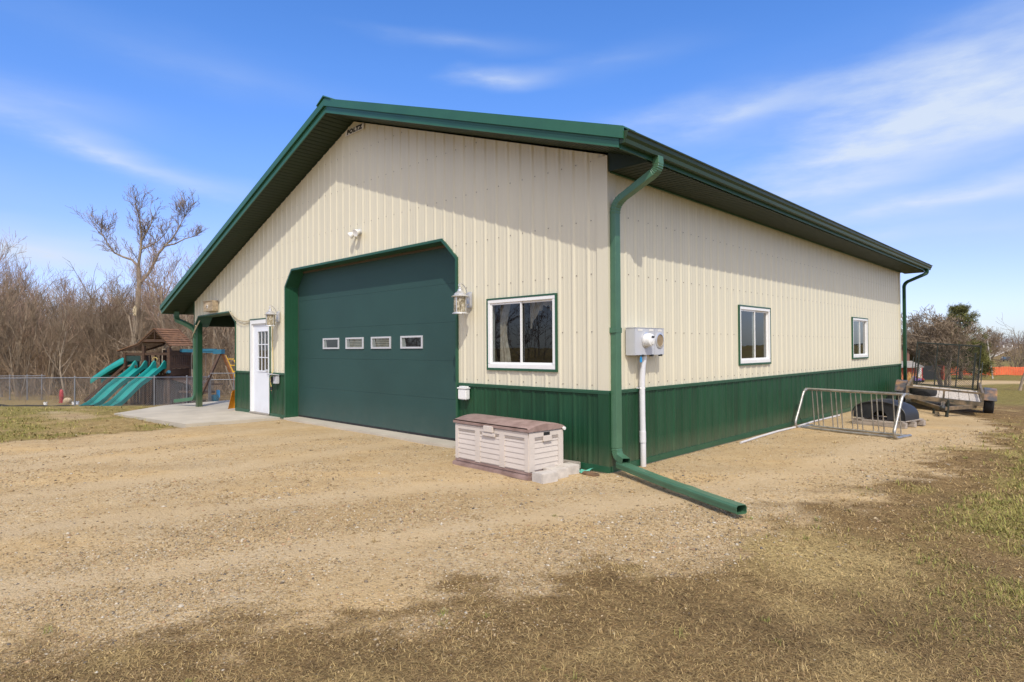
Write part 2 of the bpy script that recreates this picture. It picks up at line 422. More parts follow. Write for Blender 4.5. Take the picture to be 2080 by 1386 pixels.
def fields(x, y):
    d = (x-CAM[0])*FH[0]+(y-CAM[1])*FH[1]
    sd = sdist(x, y, GRAVEL)+(fbm(x, y, 1.1, 3)-.5)*1.1+(fbm(x, y, 4, 5)-.5)*.9
    grav = smooth(-.75, .45, sd+(fbm(x, y, 9, 6)-.5)*.6)
    # dirt drive far to the right, and the pale worn strip left of the patio
    drive = smooth(1.6, .6, np.abs(d-45-.0*x)/2.6)*smooth(20, 28, (x-CAM[0])*rt[0]+(y-CAM[1])*rt[1])
    worn = smooth(1.0, .2, np.hypot((x+13.1)/3.0, (y+3.0)/.9))*(.35+.65*fbm(x, y, 1.2, 21))
    grav = np.maximum(grav, np.maximum(drive, worn*.85))
    n1 = fbm(x, y, .55, 8); n2 = fbm(x, y, 1.8, 9)
    # green grows to the right of the track and in the left lawn
    green = smooth(2.9, 3.7, x)*smooth(-2.6, -.9, y)*smooth(16, 9, y)*smooth(.34, .60, n1*.5+n2*.5)
    green = np.maximum(green, smooth(1.9, 2.6, x)*smooth(-2.2, -.6, y)*smooth(14, 8, y)*smooth(.50, .70, n2)*.45)
    green = green*.85
    green = np.maximum(green, smooth(16, 22, d)*smooth(.30, .55, n1*.6+n2*.4)*.75*smooth(-30, -10, x+0*y+6))
    lawn = smooth(-8.2, -9.2, x)*smooth(2, -1, y)
    green = np.maximum(green, lawn*smooth(.38, .62, n1*.45+n2*.55)*.8)
    straw = smooth(1.15, .1, np.hypot((x-2.62)/1.0, (y+1.35)/.95)+(n2-.5)*.9)
    straw = np.maximum(straw, lawn*.6)
    straw = np.maximum(straw, smooth(.60, .75, n2)*.5)
    dark = smooth(4.6, 3.0, d+(n1-.5)*1.6)*smooth(.25, .75, fbm(x, y, 2.2, 14)*.6+fbm(x, y, .9, 15)*.4+.05)*smooth(.6, 2.6, x)
    dark = np.maximum(dark, smooth(.50, .72, fbm(x, y, 2.6, 16))*.45)*(1-straw*.9)
    dark = dark*smooth(14, 9, d)*.8
    leftw = smooth(-6, -14, (x-CAM[0])*rt[0]+(y-CAM[1])*rt[1])
    dark = np.maximum(dark, smooth(25.5, 28, d)*leftw*.75); green = green*(1-smooth(25, 28, d)*leftw*.9)
    lane = np.zeros(np.shape(x))
    for pl in LANES:
        dm = np.full(np.shape(x), 9.0)
        for (ax, ay), (bx, by) in zip(pl[:-1], pl[1:]):
            ex, ey = bx-ax, by-ay; t = np.clip(((x-ax)*ex+(y-ay)*ey)/(ex*ex+ey*ey), 0, 1); dm = np.minimum(dm, np.hypot(x-ax-t*ex, y-ay-t*ey))
        lane = np.maximum(lane, smooth(.42, .10, dm+(n2-.5)*.35))
    straw = np.where(grav > .5, lane*(grav-.5)*2, straw)
    return grav, green, np.clip(dark, 0, 1), np.clip(straw, 0, 1)

def axis(lo, hi, step, far, g=1.16):
    a = list(np.arange(lo, hi+1e-6, step)); s = step; v = hi
    while v < far: s *= g; v += s; a.append(v)
    s = step; v = lo; b = []
    while v > -far: s *= g; v -= s; b.append(v)
    return np.array(b[::-1]+a)
gx = axis(-17, 7, .11, 2600); gy = axis(-8, 15, .11, 2600)
GX, GY = np.meshgrid(gx, gy, indexing='ij')
GZ = terrain(GX, GY)
g_, gr_, dk_, st_ = fields(GX, GY)
near = np.exp(-(np.hypot(GX+2, GY-1)/18)**2)
GZ = GZ+near*((fbm(GX, GY, .7, 31)-.5)*.05+(fbm(GX, GY, 3.0, 33)-.5)*.018)
for o_ in (-.95, .85, 2.4): GZ = GZ-.022*near*np.exp(-(((GX+5.5)+.45*(GY+.5)+o_)/.26)**2)*smooth(-.6, -1.6, GY)
# keep the ground clear below the slab, the walls and the patio
slabm = smooth(-14.6, -13.9, GX)*smooth(-.02, -.25, GX)*smooth(.02, .25, GY)
skirt = smooth(-3.0, -2.4, GX)*smooth(.5, .15, GX)*smooth(-.4, -.15, GY)*smooth(16, 14, GY)
GZ = GZ*(1-skirt)+(-.034+(fbm(GX, GY, 3.0, 35)-.5)*.012)*skirt
pat = sdist(GX, GY, [(-13.0,-2.15),(-8.75,-1.85),(-8.5,.3),(-8.5,14),(-16,14),(-15.9,1.9),(-15.4,-.3)])
GZ = np.where((slabm > .0), np.minimum(GZ, -.05-.06*slabm), GZ)
GZ = np.where(pat > -.15, np.minimum(GZ, -.06-.08*smooth(-.15, .1, pat)-np.clip(-GX-13.4, 0, 3)*.06), GZ)
nx, ny = GX.shape
idx = np.arange(nx*ny).reshape(nx, ny)
F = np.stack([idx[:-1,:-1], idx[1:,:-1], idx[1:,1:], idx[:-1,1:]], -1).reshape(-1, 4)

def ground_mat():
    m, nt, b = nodes('gravel_and_grass')
    at = N(nt, 'ShaderNodeAttribute', attribute_name='col'); sp = nt.nodes.new('ShaderNodeSeparateColor'); L(nt, at, 'Color', sp, 0)
    p = pos(nt)
    fine = N(nt, 'ShaderNodeTexNoise', Scale=55.0, Detail=6.0, Roughness=.75); L(nt, p, 0, fine, 'Vector')
    mid = N(nt, 'ShaderNodeTexNoise', Scale=6.0, Detail=6.0, Roughness=.65); L(nt, p, 0, mid, 'Vector')
    big = N(nt, 'ShaderNodeTexNoise', Scale=.8, Detail=4.0); L(nt, p, 0, big, 'Vector')
    trk = pos(nt, (1, 1, 1)); trk.inputs['Rotation'].default_value = (0, 0, R(-47)); 
    mp2 = nt.nodes.new('ShaderNodeMapping'); mp2.inputs['Scale'].default_value = (.18, 1.5, 1); L(nt, trk, 0, mp2, 'Vector')
    tn = N(nt, 'ShaderNodeTexNoise', Scale=1.0, Detail=3.0); L(nt, mp2, 0, tn, 'Vector')
    vo = N(nt, 'ShaderNodeTexVoronoi', Scale=62.0); L(nt, p, 0, vo, 'Vector')
    vo2 = N(nt, 'ShaderNodeTexVoronoi', Scale=27.0); L(nt, p, 0, vo2, 'Vector')
    # gravel
    sand = ramp(nt, [(.30, (.43, .295, .145)), (.5, (.50, .355, .185)), (.7, (.55, .41, .23))]); L(nt, mid, 'Fac', sand, 'Fac')
    tr = ramp(nt, [(.36, (.88, .87, .85)), (.5, (1, 1, 1)), (.62, (1.13, 1.10, 1.03))]); L(nt, tn, 'Fac', tr, 'Fac')
    s1 = mixc(nt, 1.0, sand.outputs[0], tr.outputs[0], 'MULTIPLY')
    peb = ramp(nt, [(0, (.20, .15, .095)), (.25, (.53, .43, .29)), (.6, (.48, .34, .18)), (.85, (.64, .55, .41)), (1, (.34, .30, .25))]); 
    sc = nt.nodes.new('ShaderNodeSeparateColor'); L(nt, vo, 'Color', sc, 0); L(nt, sc, 0, peb, 'Fac')
    pm = ramp(nt, [(.38, 0.0), (.58, .9)]); L(nt, fine, 'Fac', pm, 'Fac')
    bm_ = ramp(nt, [(.36, .25), (.62, 1.0)]); L(nt, big, 'Fac', bm_, 'Fac')
    pmm = N(nt, 'ShaderNodeMath', operation='MULTIPLY'); L(nt, pm, 0, pmm, 0); L(nt, bm_, 0, pmm, 1)
    grv = mixc(nt, pmm.outputs[0], s1.outputs[2], peb.outputs[0])
    crack = ramp(nt, [(.28, .42), (.45, 1.0)]); L(nt, fine, 'Fac', crack, 'Fac')
    grv2 = mixc(nt, .8, grv.outputs[2], crack.outputs[0], 'MULTIPLY')
    lanef = N(nt, 'ShaderNodeMath', operation='MULTIPLY'); L(nt, at, 'Alpha', lanef, 0); lanef.inputs[1].default_value = .45
    grv2 = mixc(nt, lanef.outputs[0], grv2.outputs[2], (.56, .43, .27))
    # grass floor
    dry = ramp(nt, [(.3, (.130, .080, .036)), (.5, (.205, .131, .056)), (.7, (.285, .192, .086))]); L(nt, mid, 'Fac', dry, 'Fac')
    grn = ramp(nt, [(.3, (.12, .105, .024)), (.55, (.225, .195, .050)), (.75, (.34, .275, .088))]); L(nt, mid, 'Fac', grn, 'Fac')
    strw = ramp(nt, [(.3, (.30, .215, .085)), (.7, (.50, .385, .18))]); L(nt, mid, 'Fac', strw, 'Fac')
    drk = ramp(nt, [(.3, (.092, .062, .029)), (.7, (.175, .118, .056))]); L(nt, mid, 'Fac', drk, 'Fac')
    g1 = mixc(nt, sp.outputs[2], dry.outputs[0], drk.outputs[0])
    g2 = mixc(nt, at.outputs['Alpha'], g1.outputs[2], strw.outputs[0])
    g3 = mixc(nt, sp.outputs[1], g2.outputs[2], grn.outputs[0])
    fr = ramp(nt, [(.3, .32), (.5, 1.0), (.72, 1.65)]); L(nt, fine, 'Fac', fr, 'Fac')
    g4 = mixc(nt, 1.0, g3.outputs[2], fr.outputs[0], 'MULTIPLY')
    # ragged edge
    e = N(nt, 'ShaderNodeMath', operation='ADD'); L(nt, sp, 0, e, 0)
    e2 = N(nt, 'ShaderNodeMath', operation='MULTIPLY_ADD'); L(nt, fine, 'Fac', e2, 0); e2.inputs[1].default_value = .9; e2.inputs[2].default_value = -.45; L(nt, e2, 0, e, 1)
    er = ramp(nt, [(.28, 0.0), (.72, 1.0)]); L(nt, e, 0, er, 'Fac')
    fin = mixc(nt, er.outputs[0], g4.outputs[2], grv2.outputs[2])
    fin2 = mixc(nt, 1.0, fin.outputs[2], (.99, .982, .945), 'MULTIPLY')
    nt.links.new(fin2.outputs[2], b.inputs['Base Color'])
    b.inputs['Roughness'].default_value = .95; b.inputs['Specular IOR Level'].default_value = .15
    h = N(nt, 'ShaderNodeMath', operation='MULTIPLY_ADD'); L(nt, vo, 'Distance', h, 0); h.inputs[1].default_value = -.7; L(nt, fine, 'Fac', h, 2)
    h2 = N(nt, 'ShaderNodeMath', operation='MULTIPLY_ADD'); L(nt, vo2, 'Distance', h2, 0); h2.inputs[1].default_value = -.6; L(nt, h, 0, h2, 2)
    bp = N(nt, 'ShaderNodeBump', Strength=.75, Distance=.018); L(nt, h2, 0, bp, 'Height'); L(nt, bp, 0, b, 'Normal')
    return m
ground = arrays_obj('ground', np.stack([GX, GY, GZ], -1).reshape(-1, 3), F, ground_mat(),
                    col=np.stack([g_, gr_, dk_, st_], -1).reshape(-1, 4), smooth=True)
tag(ground, kind='structure')
def gz(x, y):
    """ground sheet height, bilinear"""
    x = np.atleast_1d(np.asarray(x, float)); y = np.atleast_1d(np.asarray(y, float))
    i = np.clip(np.searchsorted(gx, x)-1, 0, nx-2); j = np.clip(np.searchsorted(gy, y)-1, 0, ny-2)
    tx = (x-gx[i])/(gx[i+1]-gx[i]); ty = (y-gy[j])/(gy[j+1]-gy[j])
    return GZ[i,j]*(1-tx)*(1-ty)+GZ[i+1,j]*tx*(1-ty)+GZ[i,j+1]*(1-tx)*ty+GZ[i+1,j+1]*tx*ty
def g1(x, y): return float(gz(x, y)[0])

# patio and door apron
mb = MB()
PT = [(-13.0,-2.1),(-8.85,-1.82),(-8.56,-.06),(-8.56,.6),(-11.2,.6),(-11.2,13.9),(-16.0,13.9),(-15.9,1.9),(-15.3,-.3)]
def pz(x): return -.015-.035*max(0, -x-10.5)**1.15*.6
mb.v = []; top = [(x, y, pz(x)) for x, y in PT]; bot = [(x, y, pz(x)-.16) for x, y in PT]; n = len(PT)
mb.add(top+bot, [tuple(range(n)), tuple(range(2*n-1, n-1, -1))]+[(k, n+k, n+(k+1)%n, (k+1)%n) for k in range(n)])
o = mb.build('patio', M_conc); tag(o, kind='structure')
mb = MB(); mb.box((-8.30,-.075,-.16),(-2.74,.5,-.002)); o = mb.build('door_apron', M_conc, bevel=.008); tag(o, kind='structure')

# gravel stones and dry grass (nobody could count them)
def scatter_stones(n):
    px_ = rng.uniform(-150, 2230, n); py_ = 745+(1420-745)*rng.random(n)**.8
    D = FPX*1.5/(py_-705); sel = D < 11
    px_, D = px_[sel], D[sel]
    x = CAM[0]+FH[0]*D+rt[0]*D*(px_-1040)/FPX; y = CAM[1]+FH[1]*D+rt[1]*D*(px_-1040)/FPX
    g, a, b_, s_ = fields(x, y)
    keep = rng.random(len(x)) < (g*.95*(.25+.75*smooth(.35, .62, fbm(x, y, .8, 41)))*(1-.8*s_*(g > .5))+(1-g)*.012)
    out = ~((x < .02) & (y > -.02)) & ~((x > -9) & (x < -2.7) & (y > -.1) & (y < .6))
    out &= (sdist(x, y, [(q[0], q[1]) for q in PT]) < -.03)
    keep &= out; x, y, D = x[keep], y[keep], D[keep]; n = len(x)
    s = np.exp(rng.normal(-5.25, .38, n))*np.clip(D/3.6, .85, 1.5)
    base = np.array([[1,0,0],[-1,0,0],[0,1,0],[0,-1,0],[0,0,1],[0,0,-1]], float)
    V = base[None]*rng.uniform(.6, 1.3, (n, 6, 1))*np.stack([s*rng.uniform(.8, 1.5, n), s, s*rng.uniform(.4, .8, n)], -1)[:, None, :]
    th = rng.uniform(0, 6.28, n); c, sn = np.cos(th)[:, None], np.sin(th)[:, None]
    V = np.stack([V[...,0]*c-V[...,1]*sn, V[...,0]*sn+V[...,1]*c, V[...,2]], -1)
    V += np.stack([x, y, gz(x, y)+s*.12], -1)[:, None, :]
    f = np.array([[0,2,4],[2,1,4],[1,3,4],[3,0,4],[2,0,5],[1,2,5],[3,1,5],[0,3,5]])
    Fs = (f[None]+(np.arange(n)*6)[:, None, None]).reshape(-1, 3)
    pal = np.array([[.46,.335,.175],[.52,.40,.24],[.40,.28,.14],[.54,.46,.34],[.64,.57,.45],[.24,.19,.135],[.14,.125,.11],[.46,.30,.17]])
    k = rng.choice(len(pal), n, p=[.34,.22,.22,.07,.025,.04,.015,.07])
    col = np.concatenate([pal[k]*rng.uniform(.55, 1.0, (n, 1)), np.ones((n, 1))], 1)
    return V.reshape(-1, 3), Fs, np.repeat(col, 6, 0)
V, Fs, cl = scatter_stones(260000)
tag(arrays_obj('gravel_stones', V, Fs, M_stones, col=cl), 'small loose tan and grey stones strewn over the gravel drive', 'gravel', kind='stuff')

def scatter_grass(n):
    px_ = rng.uniform(-250, 3000, n); py_ = 745+(1440-745)*rng.random(n)**.85
    D = FPX*1.5/(py_-705); sel = (D < 17)
    px_, D = px_[sel], D[sel]
    x = CAM[0]+FH[0]*D+rt[0]*D*(px_-1040)/FPX; y = CAM[1]+FH[1]*D+rt[1]*D*(px_-1040)/FPX
    g, gn, dk, st = fields(x, y)
    keep = rng.random(len(x)) < np.clip((1-g)*(.55+.45*np.maximum(gn, st)), .012, 1)*np.where(g > .9, .6, 1)
    keep &= ~((x < .06) & (y > -.06)) & (sdist(x, y, PT) < -.03) & ~((x > -9) & (x < -2.7) & (y > -.15) & (y < .6))
    x, y, D, g, gn, dk, st = [q[keep] for q in (x, y, D, g, gn, dk, st)]; n = len(x)
    isg = rng.random(n) < gn*.55
    ln = rng.uniform(.02, .058, n)*np.where(isg, 1.15, 1)*np.clip(D/5, 1, 1.5)
    w = .0014*np.clip(D/2.5, 1, 4.2)*rng.uniform(.7, 1.4, n)
    th = rng.uniform(0, 6.28, n); el = np.where(isg, rng.uniform(.5, 1.3, n), rng.uniform(.02, .62, n)**1.3)
    dx, dy = np.cos(th), np.sin(th); sx, sy = -dy, dx
    z0 = gz(x, y)-.002
    P0 = np.stack([x, y, z0], -1); S = np.stack([sx*w, sy*w, 0*w], -1)
    P1 = P0+np.stack([dx*np.cos(el)*ln*.55, dy*np.cos(el)*ln*.55, np.sin(el)*ln*.55], -1)
    e2 = el-rng.uniform(.2, .8, n)
    P2 = P1+np.stack([dx*np.cos(e2)*ln*.5, dy*np.cos(e2)*ln*.5, np.maximum(np.sin(e2), -.25)*ln*.5], -1)
    V = np.stack([P0-S, P0+S, P1-S*.8, P1+S*.8, P2], 1)
    f = np.array([[0,1,3],[0,3,2],[2,3,4]])
    Fs = (f[None]+(np.arange(n)*5)[:, None, None]).reshape(-1, 3)
    straw = np.array([.50, .365, .155]); brown = np.array([.235, .15, .068]); darkc = np.array([.10, .066, .031]); grn = np.array([.215, .215, .055]); oliv = np.array([.33, .28, .085])
    t = (rng.random(n)**1.5)[:, None]
    dead = straw*t+brown*(1-t); dead = dead*(1-dk[:, None]*.55)+darkc*dk[:, None]*.45
    dead = dead*(1-st[:, None]*.5)+straw*st[:, None]*.55
    t2 = rng.random(n)[:, None]; live = grn*t2+oliv*(1-t2)
    col = np.where(isg[:, None], live, dead)*rng.uniform(.55, 1.3, (n, 1))
    col = np.concatenate([col, np.ones((n, 1))], 1)
    return V.reshape(-1, 3), Fs, np.repeat(col, 5, 0)
V, Fs, cl = scatter_grass(620000)
tag(arrays_obj('dry_grass', V, Fs, M_grass, col=cl), 'short matted dry brown and green grass around the gravel', 'grass', kind='stuff')

def scatter_tufts(n):
    D = rng.uniform(2.0, 13, n)**1.0; px_ = rng.uniform(-200, 2900, n)
    x = CAM[0]+FH[0]*D+rt[0]*D*(px_-1040)/FPX; y = CAM[1]+FH[1]*D+rt[1]*D*(px_-1040)/FPX
    g, gn, dk, st = fields(x, y)
    p = np.where(g < .75, .22+.5*gn, .006); p = p*(.3+1.4*smooth(.45, .65, fbm(x, y, 1.6, 51)))
    keep = (rng.random(n) < p) & ~((x < .06) & (y > -.06)) & (sdist(x, y, PT) < -.05) & ~((x > -9) & (x < -2.7) & (y > -.3) & (y < .6))
    x, y, gn, D = x[keep], y[keep], gn[keep], D[keep]; m = len(x); k = 16
    X = np.repeat(x, k)+rng.normal(0, .014, m*k); Y = np.repeat(y, k)+rng.normal(0, .014, m*k); Dk = np.repeat(D, k)
    gr = np.repeat(rng.random(m) < (.10+.7*gn), k); th = rng.uniform(0, 6.28, m*k); el = rng.uniform(.5, 1.45, m*k); ln = rng.uniform(.018, .060, m*k)*np.repeat(rng.uniform(.6, 1.25, m), k)
    w = .0014*np.clip(Dk/3, 1, 3.5); dx, dy = np.cos(th), np.sin(th)
    P0 = np.stack([X, Y, gz(X, Y)-.003], -1); S = np.stack([-dy*w, dx*w, 0*w], -1)
    P1 = P0+np.stack([dx*np.cos(el), dy*np.cos(el), np.sin(el)], -1)*(ln*.6)[:, None]; e2 = el-rng.uniform(.4, 1.1, m*k)
    P2 = P1+np.stack([dx*np.cos(e2), dy*np.cos(e2), np.sin(e2)], -1)*(ln*.45)[:, None]
    V = np.stack([P0-S, P0+S, P1-S*.8, P1+S*.8, P2], 1).reshape(-1, 3)
    f = np.array([[0,1,3],[0,3,2],[2,3,4]]); Fs = (f[None]+(np.arange(m*k)*5)[:, None, None]).reshape(-1, 3)
    t = rng.random((m*k, 1)); live = np.array([.18, .20, .045])*t+np.array([.31, .29, .09])*(1-t); dead = np.array([.52, .39, .18])*t+np.array([.25, .16, .075])*(1-t)
    col = np.concatenate([np.where(gr[:, None], live, dead)*rng.uniform(.7, 1.25, (m*k, 1)), np.ones((m*k, 1))], 1)
    return V, Fs, np.repeat(col, 5, 0)
V, Fs, cl = scatter_tufts(8500)
tag(arrays_obj('grass_tufts', V, Fs, M_grass, col=cl), 'scattered taller tufts of dead and green grass along the gravel edge', 'grass', kind='stuff')

# ------------------------------------------------------------------ barn
W0, LB = -13.815, 14.30            # left corner, length
RIB = .2286; R0 = .2892; Q0 = .8486
ZS = .931
XR = -5.6; ZAP = 5.60
def ztop(x): return ZAP-.334*(x-XR) if x > XR else ZAP-.3465*(XR-x)
barn = thing('pole_barn', 'large tan steel pole barn with dark green roof trim and wainscot', 'barn', (-5.6, 7.15, 0))

def profile(u0, u1, phase, extra=()):
    pts = {}
    k0 = math.floor((u0-phase)/RIB)-1; k1 = math.ceil((u1-phase)/RIB)+1
    raw = []
    for k in range(k0, k1+1):
        c = phase+k*RIB
        raw += [(c-.034, 0), (c-.010, .012), (c+.010, .012), (c+.034, 0)]
        for q in (RIB/3, 2*RIB/3): raw += [(c+q-.016, 0), (c+q-.006, .0022), (c+q+.006, .0022), (c+q+.016, 0)]
    raw.sort(); xs = np.array([a for a, b in raw]); os_ = np.array([b for a, b in raw])
    us = sorted(set([u0, u1]+[a for a in xs if u0 < a < u1]+[e for e in extra if u0 < e < u1]))
    return [(u, float(np.interp(u, xs, os_))) for u in us]
def blocked(poly, u):
    zs = []
    n = len(poly)
    for i in range(n):
        a, b = poly[i], poly[(i+1) % n]
        if (a[0]-u)*(b[0]-u) < 0: zs.append(a[1]+(b[1]-a[1])*(u-a[0])/(b[0]-a[0]))
    return (min(zs), max(zs)) if len(zs) >= 2 else None
def ribbed(mb, u0, u1, zlo, zhi, phase, mp, openings=(), mi=0, extra=()):
    ex = list(extra)
    for p in openings: ex += [q[0] for q in p]
    pr = profile(u0, u1, phase, ex)
    for (a, oa), (b, ob) in zip(pr[:-1], pr[1:]):
        if b-a < 1e-6: continue
        def spans(u):
            cur = [(zlo(u), zhi(u))]
            for p in openings:
                bl = blocked(p, u)
                if not bl: continue
                nw = []
                for s, e in cur:
                    if bl[1] <= s or bl[0] >= e: nw.append((s, e)); continue
                    if bl[0] > s: nw.append((s, bl[0]))
                    if bl[1] < e: nw.append((bl[1], e))
                cur = nw
            return cur
        e = min(1e-5, (b-a)*.01)
        A = spans(a+e); B = spans(b-e)
        for (s0, t0), (s1, t1) in zip(A, B):
            mb.add([mp(a, oa, s0), mp(b, ob, s1), mp(b, ob, t1), mp(a, oa, t0)], [(0,1,2,3)], mi)

def rect(a, b, c, d): return [(a, c), (b, c), (b, d), (a, d)]
OP_DOOR = [(-8.31,-.5),(-8.31,2.783),(-8.02,3.115),(-3.07,3.115),(-2.73,2.805),(-2.73,-.5)]
OP_ENT = rect(-10.10, -9.09, -.5, 2.127)
OP_WIN = rect(-2.04, -.794, 1.176, 2.131)
OP_PORCH = [(W0-.01,-.5),(W0-.01,2.10),(-13.70,2.16),(-13.476,2.364),(-11.315,2.398),(-10.975,2.13),(-10.975,-.5)]
front = lambda u, o, z: (u, -o, z)
side = lambda u, o, z: (o, u, z)
ops = [OP_DOOR, OP_ENT, OP_WIN, OP_PORCH]
mb = MB()
ribbed(mb, W0, 0, lambda u: ZS, lambda u: ztop(u)+.02, -R0, front, ops, extra=[XR])
def screws(mb, us, zs, mp, skip):
    for z in zs:
        for u in us:
            if skip(u, z): continue
            for du in (.055,):
                a = mp(u+du, .0, z); s = .0065
                if mp is front: mb.box((a[0]-s, a[1]-.006, z-s), (a[0]+s, a[1]+.003, z+s), 1)
                else: mb.box((a[0]-.003, a[1]-s, z-s), (a[0]+.006, a[1]+s, z+s), 1)
def skip_front(u, z):
    if z > ztop(u)-.05: return True
    u += .055
    for p in ops:
        bl = blocked(p, u)
        if bl and bl[0]-.05 < z < bl[1]+.05: return True
    return False
fu = [-(R0+RIB*k) for k in range(0, 59)]
screws(mb, fu, [1.0, 1.648, 2.348, 3.0, 3.72, 4.443, 5.05], front, skip_front)
mb.build('wall', [M_tan, M_screw], barn)
OPS1 = rect(3.587, 4.817, 1.180, 2.107); OPS2 = rect(9.67, 10.90, 1.180, 2.107)
mb = MB(); ribbed(mb, 0, LB, lambda u: ZS, lambda u: 3.56, Q0, side, [OPS1, OPS2])
su = [Q0+RIB*k for k in range(-3, 59)]
screws(mb, su, [1.0, 1.65, 2.36, 3.06], side, lambda u, z: u > LB-.1 or u < .12 or any(p[0][0]-.15 < u < p[1][0]+.05 and p[0][1]-.05 < z < p[2][1]+.05 for p in (OPS1, OPS2)))
mb.build('wall', [M_tan, M_screw], barn)
mb = MB()
ribbed(mb, -10.97, 0, lambda u: 0, lambda u: ztop(u), -R0, lambda u, o, z: (u, LB+o, z), [])
ribbed(mb, .31, LB, lambda u: 0, lambda u: 3.7, Q0, lambda u, o, z: (-10.975-o, u, z), [])
mb.add([(W0, LB, 2.4), (-10.97, LB, 2.4), (-10.97, LB, ztop(-10.97)), (W0, LB, ztop(W0))], [(0,1,2,3)])
mb.build('wall', M_tan, barn)
# inside: floor and a few dark panels
mb = MB(); mb.add([(-10.9,.3,.004),(-.05,.3,.004),(-.05,14.25,.004),(-10.9,14.25,.004)], [(0,1,2,3)])
mb.build('floor', M_conc, barn)
# wainscot
mb = MB(); ribbed(mb, -10.975, 0, lambda u: .02, lambda u: ZS-.012, -R0, front, [OP_DOOR, OP_ENT], extra=[XR])
for u in fu[:12]:
    mb.box((u+.05, -.006, .085), (u+.062, .002, .097), 1)
mb.build('wainscot', [M_green, M_trim], barn, split=True)
mb = MB(); ribbed(mb, 0, LB, lambda u: .02, lambda u: ZS-.012, Q0, side)
mb.build('wainscot', M_green, barn)
# flashings: ledge above the wainscot, base trim, corner trim
mb = MB()
for a, b in ((-10.975, -10.10), (-9.09, -8.31), (-2.73, .028)):
    mb.box((a, -.030, ZS-.014), (b, .004, ZS+.012))
    mb.box((a, -.026, ZS-.032), (b, -.021, ZS-.014))
for a, b in ((-10.975, -10.10), (-9.09, -8.31), (-2.73, .024)): mb.box((a, -.026, -.03), (b, .004, .045))
mb.box((.004, .004, ZS-.013), (.030, LB, ZS+.011)); mb.box((.021, .004, ZS-.031), (.026, LB, ZS-.013))
mb.box((.004, .024, -.028), (.026, LB, .043))
mb.build('flashing', M_trim, barn, split=True)
mb = MB()
mb.box((-.135, -.0235, ZS+.012), (.0245, .003, 3.735)); mb.box((.001, .003, ZS+.0125), (.0235, .13, 3.57))
mb.box((.0015, LB-.12, ZS+.0125), (.0235, LB+.002, 3.57)); mb.build('corner_trim', M_tan, barn, split=True)
mb = MB()
mb.box((-.135, -.0215, .045), (.0225, .003, ZS-.031)); mb.box((.001, .003, .0435), (.0215, .13, ZS-.032))
mb.box((.0015, LB-.12, .0435), (.0215, LB+.002, ZS-.032)); mb.build('corner_trim', M_green, barn, split=True)
# foundation skirt under the base trim
mb = MB(); mb.box((-2.73, -.012, -.3), (.012, .05, -.032)); mb.box((-.04, .05, -.3), (.011, LB, -.032))
mb.box((-10.97, -.012, -.3), (-10.1, .05, -.032)); mb.box((-9.09, -.012, -.3), (-8.31, .05, -.032))
mb.build('foundation', M_conc, barn, split=True)

# roof
YF, YB = -.60, LB+.62
XE, XL = .60, -14.74
def zrt(x): return 5.867-.336*(x-XR) if x > XR else 5.867-.347*(XR-x)      # top of roof sheet
def zfb(x): return 5.631-.3335*(x-XR) if x > XR else 5.631-.3465*(XR-x)    # bottom of fascia
mb = MB()
for sgn, xa, xb in ((1, XR, XE+.06), (-1, XR, XL-.04)):
    pr = profile(YF+.22, YB, .06)
    for (a, oa), (b, ob) in zip(pr[:-1], pr[1:]):
        vs = [(xa, a, zrt(xa)+oa-.022), (xb, a, zrt(xb)+oa-.022), (xb, b, zrt(xb)+ob-.022), (xa, b, zrt(xa)+ob-.022)]
        mb.add(vs, [(0,1,2,3)] if sgn > 0 else [(3,2,1,0)])
rf = mb.build('roof', M_roof, barn, fix=False)
mb = MB()
cap = [(XR-.24, zrt(XR-.24)+.012), (XR-.235, zrt(XR-.24)+.03), (XR, 5.925), (XR+.235, zrt(XR+.24)+.03), (XR+.24, zrt(XR+.24)+.012), (XR, 5.90)]
mb.prism(cap, lambda u, v, w: (u, w, v), YF-.02, YB+.02); mb.build('ridge_cap', M_fasc, rf)
def strip(mb, xs, zl, zh, y0, y1, mi=0):
    for xa, xb in zip(xs[:-1], xs[1:]):
        mb.prism([(xa, zl(xa)), (xb, zl(xb)), (xb, zh(xb)), (xa, zh(xa))], lambda u, v, w: (u, w, v), y0, y1, mi)
for yy0, yy1 in ((YF, YF+.24), (YB-.24, YB)):
    mb = MB(); xs = [XL-.04, XR, XE+.035]
    strip(mb, xs, lambda x: zrt(x)-.004, lambda x: zrt(x)+.012, yy0+.002, yy1)
    f = yy0 if yy0 < 0 else yy1-.02
    strip(mb, xs, lambda x: zrt(x)-.112, lambda x: zrt(x)-.004, f, f+.02)
    strip(mb, xs, lambda x: zrt(x)-.122, lambda x: zrt(x)-.112, f-.008, f+.02)
    mb.build('rake_trim', M_fasc, barn)
    mb = MB(); xs = [XL, XR, XE-.035]
    f = yy0+.028 if yy0 < 0 else yy1-.05
    strip(mb, xs, lambda x: zfb(x), lambda x: zfb(x)+.066, f, f+.02)
    strip(mb, xs, lambda x: zfb(x)+.066, lambda x: zfb(x)+.072, f+.006, f+.02)
    strip(mb, xs, lambda x: zfb(x)+.072, lambda x: zrt(x)-.1225, f, f+.02)
    mb.build('fascia', M_fasc, barn)
# eave fascia boards
mb = MB(); mb.box((XE-.045, YF+.05, 3.565), (XE-.022, YB-.05, 3.745)); mb.build('fascia', M_trim, barn)
mb = MB(); mb.box((XL, YF+.05, zfb(XL)+.001), (XL+.02, YB-.05, zrt(XL)-.03)); mb.build('fascia', M_trim, barn)
